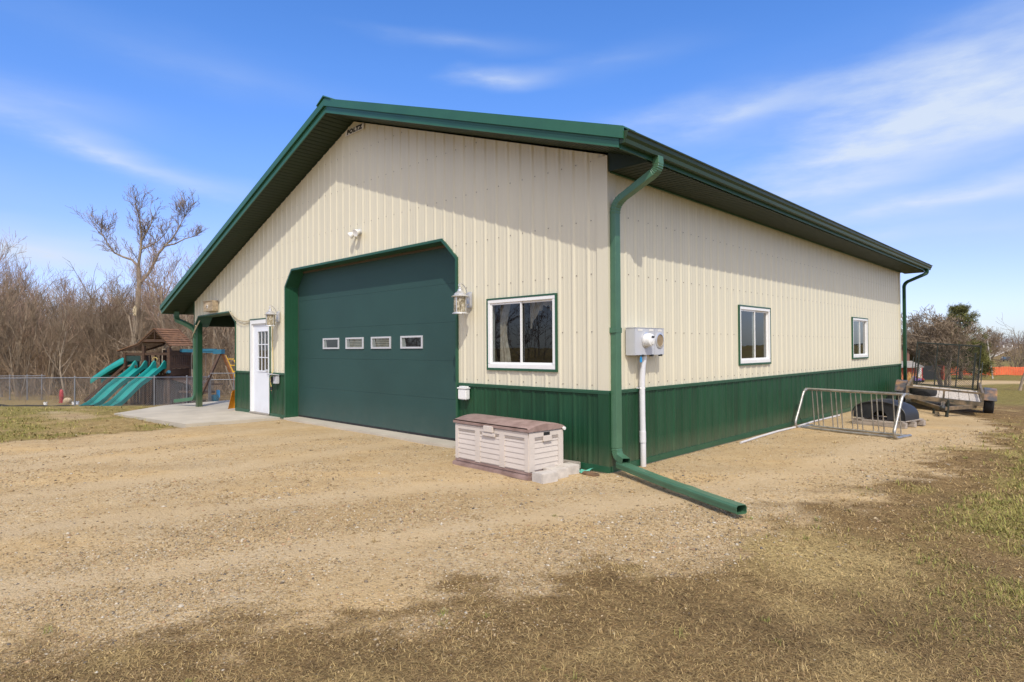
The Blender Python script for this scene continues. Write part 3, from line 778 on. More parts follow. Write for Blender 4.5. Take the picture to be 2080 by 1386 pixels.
# soffits : v-groove slats
def soffit_gable(xa, xb, y0, y1):
    mb = MB(); n = int(abs(xb-xa)/.1); st = (xb-xa)/n
    for k in range(n):
        a = xa+k*st; b = a+st
        for p, q, dz0, dz1 in ((a, a+st*.80, 0, 0), (a+st*.80, a+st*.86, 0, .012), (a+st*.86, a+st*.93, .012, .012), (a+st*.93, b, .012, 0)):
            mb.add([(p, y0, zfb(p)+.012+dz0), (q, y0, zfb(q)+.012+dz1), (q, y1, zfb(q)+.012+dz1), (p, y1, zfb(p)+.012+dz0)], [(0,1,2,3)])
    return mb.build('soffit', M_soff, barn, fix=False)
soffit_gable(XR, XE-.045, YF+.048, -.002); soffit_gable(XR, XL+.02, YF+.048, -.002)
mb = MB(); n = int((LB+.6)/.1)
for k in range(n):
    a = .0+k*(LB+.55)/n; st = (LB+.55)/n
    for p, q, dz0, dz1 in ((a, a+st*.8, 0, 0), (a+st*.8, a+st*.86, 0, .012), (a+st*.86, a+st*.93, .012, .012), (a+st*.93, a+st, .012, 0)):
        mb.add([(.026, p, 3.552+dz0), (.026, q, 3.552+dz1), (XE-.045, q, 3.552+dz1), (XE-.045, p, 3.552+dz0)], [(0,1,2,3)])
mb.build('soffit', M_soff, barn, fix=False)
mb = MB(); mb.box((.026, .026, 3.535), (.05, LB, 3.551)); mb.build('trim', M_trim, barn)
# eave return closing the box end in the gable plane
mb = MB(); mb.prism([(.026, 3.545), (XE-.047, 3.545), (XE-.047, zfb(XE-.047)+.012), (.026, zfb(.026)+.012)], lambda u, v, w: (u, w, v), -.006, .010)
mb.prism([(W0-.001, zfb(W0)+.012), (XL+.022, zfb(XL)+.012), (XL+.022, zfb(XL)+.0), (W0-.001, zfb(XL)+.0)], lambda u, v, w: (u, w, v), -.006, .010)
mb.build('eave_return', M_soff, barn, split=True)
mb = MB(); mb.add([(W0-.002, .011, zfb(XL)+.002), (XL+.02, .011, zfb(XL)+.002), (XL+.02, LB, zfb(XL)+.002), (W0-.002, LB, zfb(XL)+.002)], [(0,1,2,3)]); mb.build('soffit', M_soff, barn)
# gutters (K profile)
def gutter(x0, zt, sg, y0, y1):
    mb = MB()
    pf = [(0, 0), (0, -.125), (.07, -.125), (.078, -.085), (.098, -.055), (.104, -.020), (.125, -.012), (.125, 0), (.112, 0), (.112, -.008), (.094, -.016), (.088, -.05), (.068, -.08), (.062, -.115), (.010, -.115), (.010, 0)]
    pf = [(x0+sg*u, zt+v) for u, v in pf]
    n = len(pf)
    vs = [(u, y0, v) for u, v in pf]+[(u, y1, v) for u, v in pf]
    mb.add(vs, [(k, (k+1)%n, n+(k+1)%n, n+k) for k in range(n)])
    ec = [0, 1, 2, 3, 4, 5, 6, 7]
    mb.add([(pf[k][0], y0-.001, pf[k][1]) for k in ec]+[(pf[k][0], y0+.003, pf[k][1]) for k in ec], [tuple(range(8)), tuple(range(15, 7, -1))]+[(k, (k+1)%8, 8+(k+1)%8, 8+k) for k in range(8)])
    mb.add([(pf[k][0], y1, pf[k][1]) for k in ec], [tuple(range(8))])
    return mb.build('gutter', M_gut, barn)
gutter(XE-.021, 3.735, 1, YF+.02, YB-.02); gutter(XL-.001, zrt(XL)-.045, -1, YF+.04, YB-.02)

# overhead door
gd = MB(); yd = .27
for k in range(5):
    z0 = .035+k*.6125; z1 = z0+.6112
    gd.box((-8.5, yd, z0), (-2.6, yd+.05, min(z1, 3.1)))
gdo = gd.build('garage_door', M_door, barn, bevel=.0012)
gx0s = [(-7.225, -6.60), (-6.345, -5.72), (-5.46, -4.835), (-4.54, -3.92)]
for i, (a, b) in enumerate(gx0s):
    z0, z1 = 1.455, 1.672
    mb = MB()
    mb.box((a, yd-.018, z0), (b, yd-.002, z0+.03)); mb.box((a, yd-.018, z1-.03), (b, yd-.002, z1))
    mb.box((a, yd-.018, z0+.03), (a+.035, yd-.002, z1-.03)); mb.box((b-.035, yd-.018, z0+.03), (b, yd-.002, z1-.03))
    mb.build('window_frame', M_grey, gdo)
    mb = MB(); mb.add([(a+.035, yd-.006, z0+.03), (b-.035, yd-.006, z0+.03), (b-.035, yd-.006, z1-.03), (a+.035, yd-.006, z1-.03)], [(0,1,2,3)])
    mb.add([(a+.035, yd-.001, z0+.03), (b-.035, yd-.001, z0+.03), (b-.035, yd-.001, z1-.03), (a+.035, yd-.001, z1-.03)], [(0,1,2,3)], 1)
    mb.add([(a+.035, yd-.003, z0+.03), (a+.15, yd-.003, z0+.03), (a+.11, yd-.003, z1-.03), (a+.035, yd-.003, z1-.03)], [(0,1,2,3)], 3)
    if i in (1, 2):
        for q in range(5):
            zz = z0+.036+q*.031
            mb.box((a+.14, yd-.0045, zz), (b-.04, yd-.002, zz+.022), 2)  # pale bars painting the reflection of house siding in the pane
    mb.build('window_pane', [M_glass, M_signk, M_sidrefl, M_white], gdo)
mb = MB()      # weather strip, bottom seal
mb.box((-8.36, .22, 0), (-8.30, yd-.002, 3.0)); mb.box((-2.74, .22, 0), (-2.70, yd-.002, 3.0)); mb.box((-8.3, .235, 3.07), (-2.74, yd-.002, 3.11))
mb.build('weather_strip', pmat('brown_seal', (.09, .065, .045), .7), gdo)
mb = MB(); mb.box((-8.31, yd-.004, .002), (-2.73, yd+.04, .034)); mb.build('bottom_seal', M_rubber, gdo)
# lined reveal and face trim of the door opening
path = [(-8.31, 0), (-8.31, 2.783), (-8.02, 3.115), (-3.07, 3.115), (-2.73, 2.805), (-2.73, 0)]
def reveal(path, y0, y1, t, name, mat, face=.05, inward=True):
    mb = MB(); n = len(path); P = [Vector((a, b)) for a, b in path]
    cx = sum(p.x for p in P)/n; cz = sum(p.y for p in P)/n
    def off(i, d):
        ns = []
        for a, b in ((i-1, i), (i, i+1)):
            if a < 0 or b >= n: continue
            e = (P[b]-P[a]).normalized(); nn = Vector((-e.y, e.x))
            if nn.dot(Vector((cx, cz))-(P[a]+P[b])/2) > 0: nn = -nn
            ns.append(nn)
        if len(ns) == 1: return P[i]+ns[0]*d
        m = (ns[0]+ns[1]).normalized(); return P[i]+m*(d/max(.3, m.dot(ns[0])))
    IN = [off(i, -t) for i in range(n)]; OUT = [off(i, face) for i in range(n)]
    for i in range(n-1):
        a, b, c, d = P[i], P[i+1], IN[i+1], IN[i]
        mb.add([(p.x, y, p.y) for y in (y0, y1) for p in (a, b, c, d)], [(0,1,2,3),(7,6,5,4),(0,4,5,1),(1,5,6,2),(2,6,7,3),(3,7,4,0)])
        a, b, c, d = IN[i], IN[i+1], OUT[i+1], OUT[i]
        mb.add([(p.x, y, p.y) for y in (y0-.032, y0-.003) for p in (a, b, c, d)], [(0,1,2,3),(7,6,5,4),(0,4,5,1),(1,5,6,2),(2,6,7,3),(3,7,4,0)])
    return mb.build(name, mat, barn)
reveal(path, .001, .262, .012, 'door_trim', M_trim, .028)
mb = MB()
for z0, z1, xx in ((.01, 2.75, -8.298),):
    for k in range(3): mb.box((xx, .05+k*.07, z0), (xx+.006, .065+k*.07, z1))
mb.build('jamb_rib', M_trim, barn)
mb = MB()
for x, s in ((-2.76, 1),):
    for z in (1.05, 1.35): mb.lathe([(.055, 0), (.055, .012)], 12, Matrix.Translation((x+.001, .02, z)) @ Matrix.Rotation(R(90), 4, 'Y') @ Matrix.Scale(.8, 4))
mb.build('door_guide', M_trim, barn, split=True)

# entry door
mb = MB()
mb.box((-10.10, -.03, .0), (-10.02, .10, 2.127)); mb.box((-9.125, -.03, 0), (-9.09, .10, 2.127)); mb.box((-10.02, -.03, 2.04), (-9.125, .10, 2.127))
mb.box((-10.02, -.008, 0), (-9.995, .10, 2.04)); mb.box((-9.995, -.008, 2.015), (-9.125, .10, 2.04))
ed = mb.build('entry_door_frame', M_white, barn, bevel=.004)
mb = MB(); mb.box((-10.135, -.026, .0), (-10.10, .004, 2.16)); mb.box((-9.09, -.026, .0), (-9.055, .004, 2.16)); mb.box((-10.10, -.026, 2.127), (-9.09, .004, 2.16))
mb.build('door_trim', M_trim, barn)
mb = MB()
lx0, lx1, lz0, lz1 = -9.74, -9.215, .975, 1.86
mb.box((-9.993, .015, .02), (lx0, .055, 2.013)); mb.box((lx1, .015, .02), (-9.127, .055, 2.013)); mb.box((lx0, .015, .02), (lx1, .055, lz0)); mb.box((lx0, .015, lz1), (lx1, .055, 2.013))
door = mb.build('entry_door', M_wdoor, barn)
mb = MB()
mb.box((lx0-.03, 0.001, lz0-.03), (lx1+.03, .015, lz0)); mb.box((lx0-.03, 0.001, lz1), (lx1+.03, .015, lz1+.03)); mb.box((lx0-.03, 0.001, lz0), (lx0, .015, lz1)); mb.box((lx1, 0.001, lz0), (lx1+.03, .015, lz1))
for k in (1, 2):
    x = lx0+(lx1-lx0)*k/3; mb.box((x-.009, 0.010, lz0), (x+.009, .022, lz1))
    z = lz0+(lz1-lz0)*k/3; mb.box((lx0, .011, z-.009), (lx1, .021, z+.009))
mb.build('window_grille', M_wdoor, door)
mb = MB(); mb.box((lx0, 0.025, lz0), (lx1, .033, lz1)); mb.build('window_pane', M_glass, door)
mb = MB()
mb.lathe([(.032, 0), (.032, .008), (.012, .012), (.012, .04), (.028, .05), (.030, .065), (.018, .075)], 14, Matrix.Translation((-9.165, .015, .98)) @ Matrix.Rotation(R(90), 4, 'X'))
mb.lathe([(.028, 0), (.028, .014)], 14, Matrix.Translation((-9.165, .015, 1.12)) @ Matrix.Rotation(R(90), 4, 'X'))
mb.build('handle', M_silver, door, smooth=True)
mb = MB(); mb.box((-10.1, -.05, -.012), (-9.09, .10, .018)); mb.build('threshold', pmat('aluminium_sill', (.38, .34, .28), .5, metal=.4), door)

# windows
def window(u0, u1, z0, z1, mp, curtain=False):
    def bx(mb, a, b, o0, o1, c, d, mi=0):
        p = mp(a, o0, c); q = mp(b, o1, d)
        lo = tuple(min(i, j) for i, j in zip(p, q)); hi = tuple(max(i, j) for i, j in zip(p, q)); mb.box(lo, hi, mi)
    fr = MB(); t = .048
    bx(fr, u0, u1, -.07, .030, z0, z0+t+.012); bx(fr, u0, u1, -.07, .030, z1-t, z1)
    bx(fr, u0, u0+t, -.07, .0295, z0+t+.012, z1-t); bx(fr, u1-t, u1, -.07, .0295, z0+t+.012, z1-t)
    w = fr.build('window', M_white, barn, bevel=.004)
    um = (u0+u1)/2
    s = MB(); q = .024
    for a, b, o in ((u0+t, um+.018, .012), (um-.018, u1-t, -.010)):
        bx(s, a, b, o-.02, o, z0+t+.012, z0+t+.012+q); bx(s, a, b, o-.02, o, z1-t-q, z1-t)
        bx(s, a, a+q, o-.02, o, z0+t+.012+q, z1-t-q); bx(s, b-q, b, o-.02, o, z0+t+.012+q, z1-t-q)
    s.build('sash', M_white, w)
    g = MB()
    for a, b, o in ((u0+t+q, um+.018-q, .002), (um-.018+q, u1-t-q, -.020)):
        c, d = z0+t+.012+q, z1-t-q
        g.add([mp(a, o, c), mp(b, o, c), mp(b, o, d), mp(a, o, d)], [(0,1,2,3)])
    g.build('window_pane', M_glass, w)
    tr = MB(); f = .022
    bx(tr, u0-f, u1+f, -.003, .034, z0-f-.008, z0); bx(tr, u0-f, u1+f, -.003, .034, z1, z1+f)
    bx(tr, u0-f, u0, -.003, .0335, z0, z1); bx(tr, u1, u1+f, -.003, .0335, z0, z1)
    tr.build('window_trim', M_trim, w)
    if curtain:
        c = MB(); n = 40; vs = []; fs = []
        a, b = um+.02, u1-t
        for i in range(n+1):
            s_ = i/n; x = a+(b-a)*s_
            zt_ = z1-t-.005; dz = .06+.30*abs(s_*2-1.0)**1.6+.02*math.sin(s_*40)
            yy = -.16-.012*math.sin(s_*55)
            vs += [mp(x, yy, zt_), mp(x, yy-.01, zt_-dz)]
        for i in range(n): fs.append((2*i, 2*i+1, 2*i+3, 2*i+2))
        c.add(vs, fs); c.build('curtain', M_cloth, w, smooth=True)
        c = MB(); n = 14; vs = []; fs = []
        for i in range(n+1):
            s_ = i/n; x = u0+t+.02+.20*s_
            for j in range(7):
                v_ = j/6; xx = u0+t+.02+(x-u0-t-.02)*(1-.45*math.sin(math.pi*min(1, v_*1.1))*.9)
                vs.append(mp(xx, -.15-.02*math.sin(s_*20), z1-t-.01-(z1-z0-.14)*v_))
        for i in range(n):
            for j in range(6): fs.append((i*7+j, (i+1)*7+j, (i+1)*7+j+1, i*7+j+1))
        c.add(vs, fs); c.build('curtain', M_cloth, w, smooth=True)
    # dim room seen behind the glass
    rm = MB()
    P = lambda u, o, z: mp(u, o, z)
    a, b, c, d, o = u0-.25, u1+.25, z0-.3, z1+.3, -.9
    rm.add([P(a, o, c), P(b, o, c), P(b, o, d), P(a, o, d), P(a, -.08, c), P(b, -.08, c), P(b, -.08, d), P(a, -.08, d)], [(0,1,2,3),(0,4,5,1),(1,5,6,2),(2,6,7,3),(3,7,4,0)])
    rm.build('inner_wall', M_inside, w, fix=False)
    return w
window(-2.04, -.794, 1.176, 2.131, front, True)
window(3.587, 4.817, 1.180, 2.107, side); window(9.67, 10.90, 1.180, 2.107, side)

# porch : post, beam lining, ceiling, outer posts
mb = MB(); mb.box((-13.79, .012, -.35), (-13.63, .14, 2.16)); mb.build('porch_post', M_green, barn, bevel=.006)
for yy in (4.9, 9.6, 14.0):
    mb = MB(); mb.box((-13.79, yy, -.5), (-13.52, yy+.2, 2.4)); mb.build('porch_post', M_green, barn)
reveal([(W0, 2.10), (-13.70, 2.165), (-13.476, 2.364), (-11.315, 2.398), (-10.975, 2.13)], .002, .34, .02, 'porch_beam', M_trim, .012)
mb = MB(); mb.box((-10.99, -.024, .03), (-10.972, .3, 2.15)); mb.build('porch_trim', M_trim, barn)
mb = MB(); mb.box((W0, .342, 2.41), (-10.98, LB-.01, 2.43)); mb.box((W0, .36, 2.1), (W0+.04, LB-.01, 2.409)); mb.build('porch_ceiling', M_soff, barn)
mb = MB(); mb.box((-13.83, -.022, 2.13), (-13.79, .01, ztop(-13.8))); mb.build('corner_trim', M_trim, barn)

# downspouts
def arc(pts, k=6):
    """round the corners of a polyline"""
    out = [Vector(pts[0])]
    for i in range(1, len(pts)-1):
        a, b, c = Vector(pts[i-1]), Vector(pts[i]), Vector(pts[i+1])
        r = min(.13, (a-b).length*.45, (c-b).length*.45)
        p = b+(a-b).normalized()*r; q = b+(c-b).normalized()*r
        for j in range(k+1):
            t = j/k; out.append(p*(1-t)**2+b*2*t*(1-t)+q*t*t)
    out.append(Vector(pts[-1])); return out
def spout(mb, pts, w, h, upv):
    P = arc(pts); mb.sweep(P, w, h, upv, cap=False)
    # crimp rings at the bends
    return P
mb = MB()
top_ = [(.615, .13, 3.62), (.615, .13, 3.49), (.062, .062, 3.20), (.062, .062, 2.6)]
def sw(mb, pts, w, h, side_hint):
    P = arc(pts, 12); vs = []; n = len(P)
    g_s = [1.0]*n
    for i in range(1, n-1):
        a_, b_ = (P[i]-P[i-1]), (P[i+1]-P[i])
        if min(a_.length, b_.length) < .03: g_s[i] = 1.07 if i % 2 else .985
    for i in range(n):
        t = (P[min(i+1, n-1)]-P[max(i-1, 0)]).normalized()
        sd = Vector(side_hint); sd = (sd-t*sd.dot(t)).normalized(); u = sd.cross(t)
        for a, b in ((-1,-.93),(-.95,-1),(.95,-1),(1,-.93),(1,.93),(.95,1),(-.95,1),(-1,.93)): vs.append(P[i]+sd*(a*w/2*g_s[i])+u*(b*h/2*g_s[i]))
    fs = []
    for i in range(n-1):
        for k in range(8): fs.append((i*8+k, i*8+(k+1)%8, (i+1)*8+(k+1)%8, (i+1)*8+k))
    mb.add(vs, fs); return P
P = sw(mb, [(.615, .13, 3.62), (.615, .13, 3.47), (.068, .066, 3.17), (.068, .066, .175), (.255, -.02, .135)], .10, .078, (0.03, 1, 0))
ds = mb.build('downspout', M_down, barn)
mb = MB(); d = Vector((1.80, -.82, -.045)).normalized(); a = Vector((.135, .032, .082)); b = Vector((1.965, -.815, .045))
sdv = Vector((d.y, -d.x, 0))
n = 14; pts = []
for i in range(n+1):
    t = i/n; p = a*(1-t)+b*t; p.z += -.012*math.sin(t*math.pi)+(.006 if i == 9 else 0); pts.append(p)
for hw in ((.112, .080),):
    vs = []
    w, h = hw
    for p in pts:
        for u, v in ((-1,-.7),(-.8,-1),(.8,-1),(1,-.7),(1,.55),(.75,1),(-.75,1),(-1,.55)): vs.append(p+sdv*(u*w/2)+Vector((0,0,1))*(v*h/2))
        for u, v in ((-.94,-.64),(-.76,-.9),(.76,-.9),(.94,-.64),(.94,.5),(.7,.92),(-.7,.92),(-.94,.5)): vs.append(p+sdv*(u*w/2)+Vector((0,0,1))*(v*h/2))
    fs = []; S = 16
    for i in range(n):
        for k in range(8):
            fs.append((i*S+k, i*S+(k+1)%8, (i+1)*S+(k+1)%8, (i+1)*S+k)); fs.append((i*S+8+k, (i+1)*S+8+k, (i+1)*S+8+(k+1)%8, i*S+8+(k+1)%8))
    for e in (0, n):
        for k in range(8): fs.append((e*S+k, e*S+(k+1)%8, e*S+8+(k+1)%8, e*S+8+k))
    mb.add(vs, fs)
for s_ in (-1, 1):
    for q in (-.3, .1): mb.sweep([p+sdv*(s_*.0565)+Vector((0,0,q*.08)) for p in pts], .004, .012)
mb.build('downspout_extension', M_down, barn)
mb = MB()
for z in (1.66,): mb.box((.022, -.002, z-.03), (.108, .0145, z+.03)); mb.box((.1085, -.002, z-.03), (.112, .118, z+.03)); mb.box((.024, .1185, z-.03), (.111, .122, z+.03)); mb.box((.022, .122, z-.03), (.030, .25, z+.03))
mb.build('downspout_strap', M_down, ds)
mb = MB(); sw(mb, [(.615, LB+.30, 3.62), (.615, LB+.30, 3.50), (.10, LB+.06, 3.24), (.10, LB+.06, .2), (.35, LB+.2, .05)], .09, .075, (.03, 1, 0))
mb.build('downspout', M_green, barn)
mb = MB(); sw(mb, [(-14.62, -.22, zrt(XL)-.15), (-14.62, -.22, 2.30), (-14.30, -.10, 2.20), (-13.90, .05, 2.02), (-13.90, .05, .10), (-15.0, -.12, -.02)], .12, .095, (.1, 1, 0))
mb.build('downspout', M_down, barn)

# ------------------------------------------------------------------ things on the walls
def ident(x, y, z): return Matrix.Translation((x, y, z))
def lantern(px, label):
    t = thing('wall_lantern', label, 'lantern', (px, 0, 2.16), group='silver lanterns on the front wall')
    mb = MB()
    for s_, h in ((.052, .125), (.040, .115)): pass
    prof = [(-.05,-.115),(.05,-.115),(.058,-.09),(.058,.09),(.05,.115),(-.05,.115),(-.058,.09),(-.058,-.09)]
    mb.prism(prof, lambda u, v, w: (u, w, v), -.019, -.034)
    mb.prism([(u*.78, v*.9) for u, v in prof], lambda u, v, w: (u, w, v), -.0345, -.052)
    mb.build('backplate', M_silver, t, world=False, bevel=.003)
    ax = -.205
    mb = MB()
    hook = [(0, -.045, .02), (0, -.07, .10), (0, -.10, .17), (0, -.15, .222), (0, -.195, .232), (0, -.225, .215), (0, -.232, .19), (0, -.215, .175)]
    mb.tube(arc(hook, 3), .008, 8); mb.tube([(0, -.05, .06), (0, ax+.08, .05)], .007, 8); mb.tube([(0, -.10, .04), (0, -.10, -.10), (0, -.07, -.12)], .007, 8)
    mb.tube([(0, -.05, -.06), (0, -.09, -.09)], .010, 8)
    mb.build('arm', M_silver, t, world=False, smooth=True)
    mb = MB()
    mb.lathe([(.124, .035), (.128, .042), (.095, .062), (.088, .070), (.088, .080), (.066, .098), (.036, .122), (.030, .150), (.014, .154), (.024, .166), (.018, .178), (.007, .186), (.010, .20), (.004, .212)], 24, ident(0, ax, 0))
    mb.build('cap', M_silver, t, world=False, smooth=True, angle=30)
    mb = MB(); mb.lathe([(.093, .034), (.093, -.185), (.090, -.185), (.090, .034)], 24, ident(0, ax, 0)); 
    mb.f = mb.f[:-2]; mb.m = mb.m[:-2]
    mb.build('glass', M_lglass, t, world=False, smooth=True)
    mb = MB(); mb.lathe([(.090, -.186), (.100, -.186), (.112, -.198), (.118, -.208), (.090, -.212), (.05, -.212)], 24, ident(0, ax, 0))
    for k in range(4):
        a = k*math.pi/2+.3; mb.box((.0935, -.006, -.186), (.101, .006, .036), 0, ident(0, ax, 0) @ Matrix.Rotation(a, 4, 'Z'))
    mb.build('cage', M_silver, t, world=False)
    mb = MB(); mb.lathe([(.014, -.18), (.014, -.06), (.022, -.03), (.012, .0)], 10, ident(0, ax, 0)); mb.build('bulb_holder', M_signw, t, world=False, smooth=True)
lantern(-2.43, 'silver wall lantern right of the overhead door, nearest the sliding window')
lantern(-8.63, 'silver wall lantern between the white entry door and the overhead door')

t = thing('floodlight', 'white twin-head floodlight mounted on the tan wall above the overhead door', 'floodlight', (-5.40, 0, 3.56))
mb = MB(); mb.lathe([(.058, 0), (.058, .03), (.045, .045)], 16, Matrix.Translation((0, -.004, 0)) @ Matrix.Rotation(R(90), 4, 'X')); mb.build('base', M_grey, t, world=False, smooth=True)
for s_, az in ((-1, 35), (1, -8)):
    Mh = Matrix.Translation((s_*.085-.03, -.10, -.02-.02*(s_ < 0))) @ Matrix.Rotation(R(-az), 4, 'Z') @ Matrix.Rotation(R(112 if s_ > 0 else 125), 4, 'X')
    mb = MB(); mb.lathe([(.018, -.07), (.030, -.05), (.052, .0), (.066, .045), (.064, .05), (.055, .047)], 16, Mh)
    mb.tube([(s_*.01, -.03, 0), (s_*.05, -.055, 0), tuple(Mh @ Vector((0, 0, -.06)))], .010, 8); mb.build('lamp_head', M_white, t, world=False, smooth=True)

# FOLTZ sign under the gable peak
t = thing('builder_sign', 'white slanted sign reading FOLTZ under the gable peak', 'sign', (-5.54, -.026, 5.445))
mb = MB(); mb.prism([(-.31, -.052), (.31, -.052), (.31, .052), (-.31, .052)], lambda u, v, w: (u, w, v), 0, -.006); mb.build('plate', M_signw, t, world=False)
cu = bpy.data.curves.new('FOLTZ', 'FONT'); cu.body = 'FOLTZ'; cu.size = .125; cu.align_x = 'CENTER'; cu.align_y = 'CENTER'; cu.offset = .011; cu.space_character = 1.22; cu.shear = .12
to = bpy.data.objects.new('tmp_text', cu); C.objects.link(to)
dg = bpy.context.evaluated_depsgraph_get(); me = bpy.data.meshes.new_from_object(to.evaluated_get(dg)); bpy.data.objects.remove(to)
me.name = 'lettering'; me.materials.clear(); me.materials.append(M_signk)
lo = bpy.data.objects.new('lettering', me); C.objects.link(lo); lo.parent = t; lo.location = (0, -.0075, 0); lo.rotation_euler = (R(90), 0, 0); lo.scale = (1.14, .82, 1)

# birdhouse board over the porch
t = thing('nest_box', 'weathered wooden nest box with round hole above the porch opening', 'nest box', (-12.40, 0, 2.45))
mb = MB(); mb.box((-.32, -.15, 0), (.29, -.02, .25)); b_ = mb.build('box', M_wood, t, world=False, bevel=.004)
mb = MB(); mb.box((-.335, -.165, .2505), (.30, -.018, .268)); mb.build('lid', M_wood, t, world=False)
mb = MB(); mb.box((.2915, -.155, .0), (.318, -.02, .262)); mb.build('side_board', M_wood, t, world=False)
mb = MB(); mb.lathe([(.05, 0), (.05, .006), (.03, .008)], 18, Matrix.Translation((-.05, -.1505, .12)) @ Matrix.Rotation(R(90), 4, 'X')); mb.build('hole_plate', M_signw, t, world=False)
mb = MB(); mb.lathe([(.026, 0), (.026, .004)], 14, Matrix.Translation((-.05, -.158, .12)) @ Matrix.Rotation(R(90), 4, 'X')); mb.build('hole', M_signk, t, world=False)

# string of cord slung below the porch beam to the entry door
def sag(a, b, s, n=12):
    a, b = Vector(a), Vector(b); return [a*(1-i/n)+b*(i/n)+Vector((0, 0, -4*s*(i/n)*(1-i/n))) for i in range(n+1)]
mb = MB(); mb.tube(sag((-11.30, -.035, 2.40), (-10.12, -.035, 2.13), .10), .011, 6); mb.tube(sag((-11.30, -.04, 2.40), (-10.12, -.04, 2.10), .16), .007, 6)
tag(mb.build('hanging_cord', M_rope), 'thin tan cord sagging from porch beam corner to the entry door', 'cord')
mb = MB(); mb.tube([(-13.35, -.03, 2.24), (-13.6, -.04, 2.05), (-13.80, -.05, 1.88), (-13.95, -.02, 1.80), (-14.02, .05, 1.82), (-13.97, .14, 1.9), (-13.85, .0, 1.93), (-13.6, -.045, 2.12)], .016, 6)
tag(mb.build('rope_loop', M_rope, smooth=True), 'tan rope tied round the porch post and downspout', 'rope')

# outdoor receptacles
t = thing('outlet_box', 'grey outdoor outlet with its cover lifted, beside the entry door', 'outlet', (-8.70, 0, .80))
mb = MB(); mb.box((-.06, -.09, -.09), (.10, -.02, .07)); mb.build('box', M_grey, t, world=False, bevel=.006)
mb = MB(); mb.box((-.17, -.20, .075), (.10, -.03, .10), 0, Matrix.Rotation(R(-10), 4, 'X')); mb.build('cover', M_grey, t, world=False, bevel=.006)
mb = MB(); mb.box((-.10, -.13, -.07), (-.058, -.035, .05)); mb.build('socket', M_black, t, world=False, bevel=.004)
mb = MB(); mb.tube([(-8.86, -.05, 2.02), (-8.87, -.045, 1.5), (-8.84, -.05, 1.0), (-8.83, -.12, .82), (-8.82, -.10, .62), (-8.80, -.11, .55)], .009, 6)
y_ = thing('extension_cord', 'yellow cord hanging straight down beside the entry door to its black plug', 'cord', (-8.82, -.06, .5))
mb.build('cord', M_cord, y_, smooth=True)
mb = MB(); mb.tube([(-8.82, -.10, .64), (-8.81, -.10, .56)], [.035, .026], 8); mb.tube([(-8.81, -.10, .555), (-8.80, -.10, .48)], [.012, .006], 6); mb.build('plug', M_black, y_)
t = thing('outlet_box', 'closed white outdoor outlet box right of the overhead door', 'outlet', (-2.52, 0, .80))
mb = MB(); mb.box((-.09, -.105, -.095), (.09, -.022, .06)); mb.build('box', M_white, t, world=False, bevel=.012)
mb = MB(); mb.box((-.10, -.115, .061), (.10, -.02, .082)); mb.box((-.07, -.10, .082), (.07, -.022, .10)); mb.build('cover', M_white, t, world=False, bevel=.006)

# electric meter
t = thing('electric_meter', 'grey electric meter cabinet on the side wall with white conduit below', 'electric meter', (0, .68, 1.525))
mb = MB(); mb.box((.022, -.34, -.168), (.15, .34, .165)); mb.box((.022, -.345, .1655), (.158, .345, .172))
mb.box((.1505, .115, -.166), (.154, .338, .163)); mb.box((.1505, -.336, -.166), (.154, .110, .163)); mb.build('cabinet', M_grey, t, world=False, bevel=.003)
Mx = lambda y, z, x=.154: Matrix.Translation((x, y, z)) @ Matrix.Rotation(R(90), 4, 'Y')
mb = MB(); mb.lathe([(.098, 0), (.098, .012), (.084, .016)], 28, Mx(-.10, .02)); mb.build('ring', M_silver, t, world=False, smooth=True, angle=30)
mb = MB(); mb.lathe([(.080, .0165), (.080, .070), (.074, .090), (.02, .108)], 28, Mx(-.10, .02)); mt = mb.build('dial', M_white, t, world=False, smooth=True, angle=35)
mb = MB(); mb.box((.2625, -.135, .045), (.2645, -.075, .068)); mb.build('display', M_signk, mt, world=False)
mb = MB(); mb.box((.2625, -.125, -.03), (.2638, -.085, .005)); mb.box((.1545, -.27, .13), (.1565, -.17, .155)); mb.box((.1545, -.02, .13), (.1565, .08, .155)); mb.box((.1545, .19, .13), (.1565, .28, .155)); mb.build('sticker', M_signw, mt, world=False)
mb = MB(); mb.lathe([(.100, 0), (.100, .010), (.080, .014), (.080, .004), (.01, .003)], 28, Mx(.225, .015)); mb.build('blank_ring', M_silver, t, world=False, smooth=True, angle=30)
mb = MB(); mb.lathe([(.079, .006), (.01, .007)], 24, Mx(.225, .015)); mb.build('blank_plate', pmat('brown_plate', (.30, .22, .12), .5, var=.25, scale=14), t, world=False)
mb = MB()
for y in (-.17, .05, .26): mb.box((.125, y-.018, -.185), (.165, y+.018, -.160))
mb.build('latch', M_dark, t, world=False)
mb = MB(); mb.box((.138, -.21, -.255), (.150, -.175, -.195)); mb.tube([(.144, -.20, -.195), (.144, -.192, -.165), (.144, -.183, -.195)], .003, 5); mb.build('seal_tag', M_blue, t, world=False)
mb = MB(); pp = [(.085, -.02, -.168), (.078, -.045, -.30), (.070, -.055, -.50), (.068, -.05, -.9), (.068, -.04, -1.3), (.07, -.04, -1.60)]
mb.tube(pp, .036, 14); mb.tube([(.068, -.047, -1.12), (.068, -.045, -1.26)], .041, 14); mb.tube([(.055, .012, -1.15), (.05, .03, -1.6)], .006, 6)
mb.build('conduit', M_pvc, t, world=False, smooth=True)
mb = MB(); mb.box((.022, -.11, -.60), (.028, .012, -.565)); mb.tube([(.03, -.092, -.582), (.068, -.095, -.582), (.109, -.053, -.582), (.068, -.010, -.582), (.03, -.012, -.582)], .006, 6); mb.build('clamp', M_silver, t, world=False)

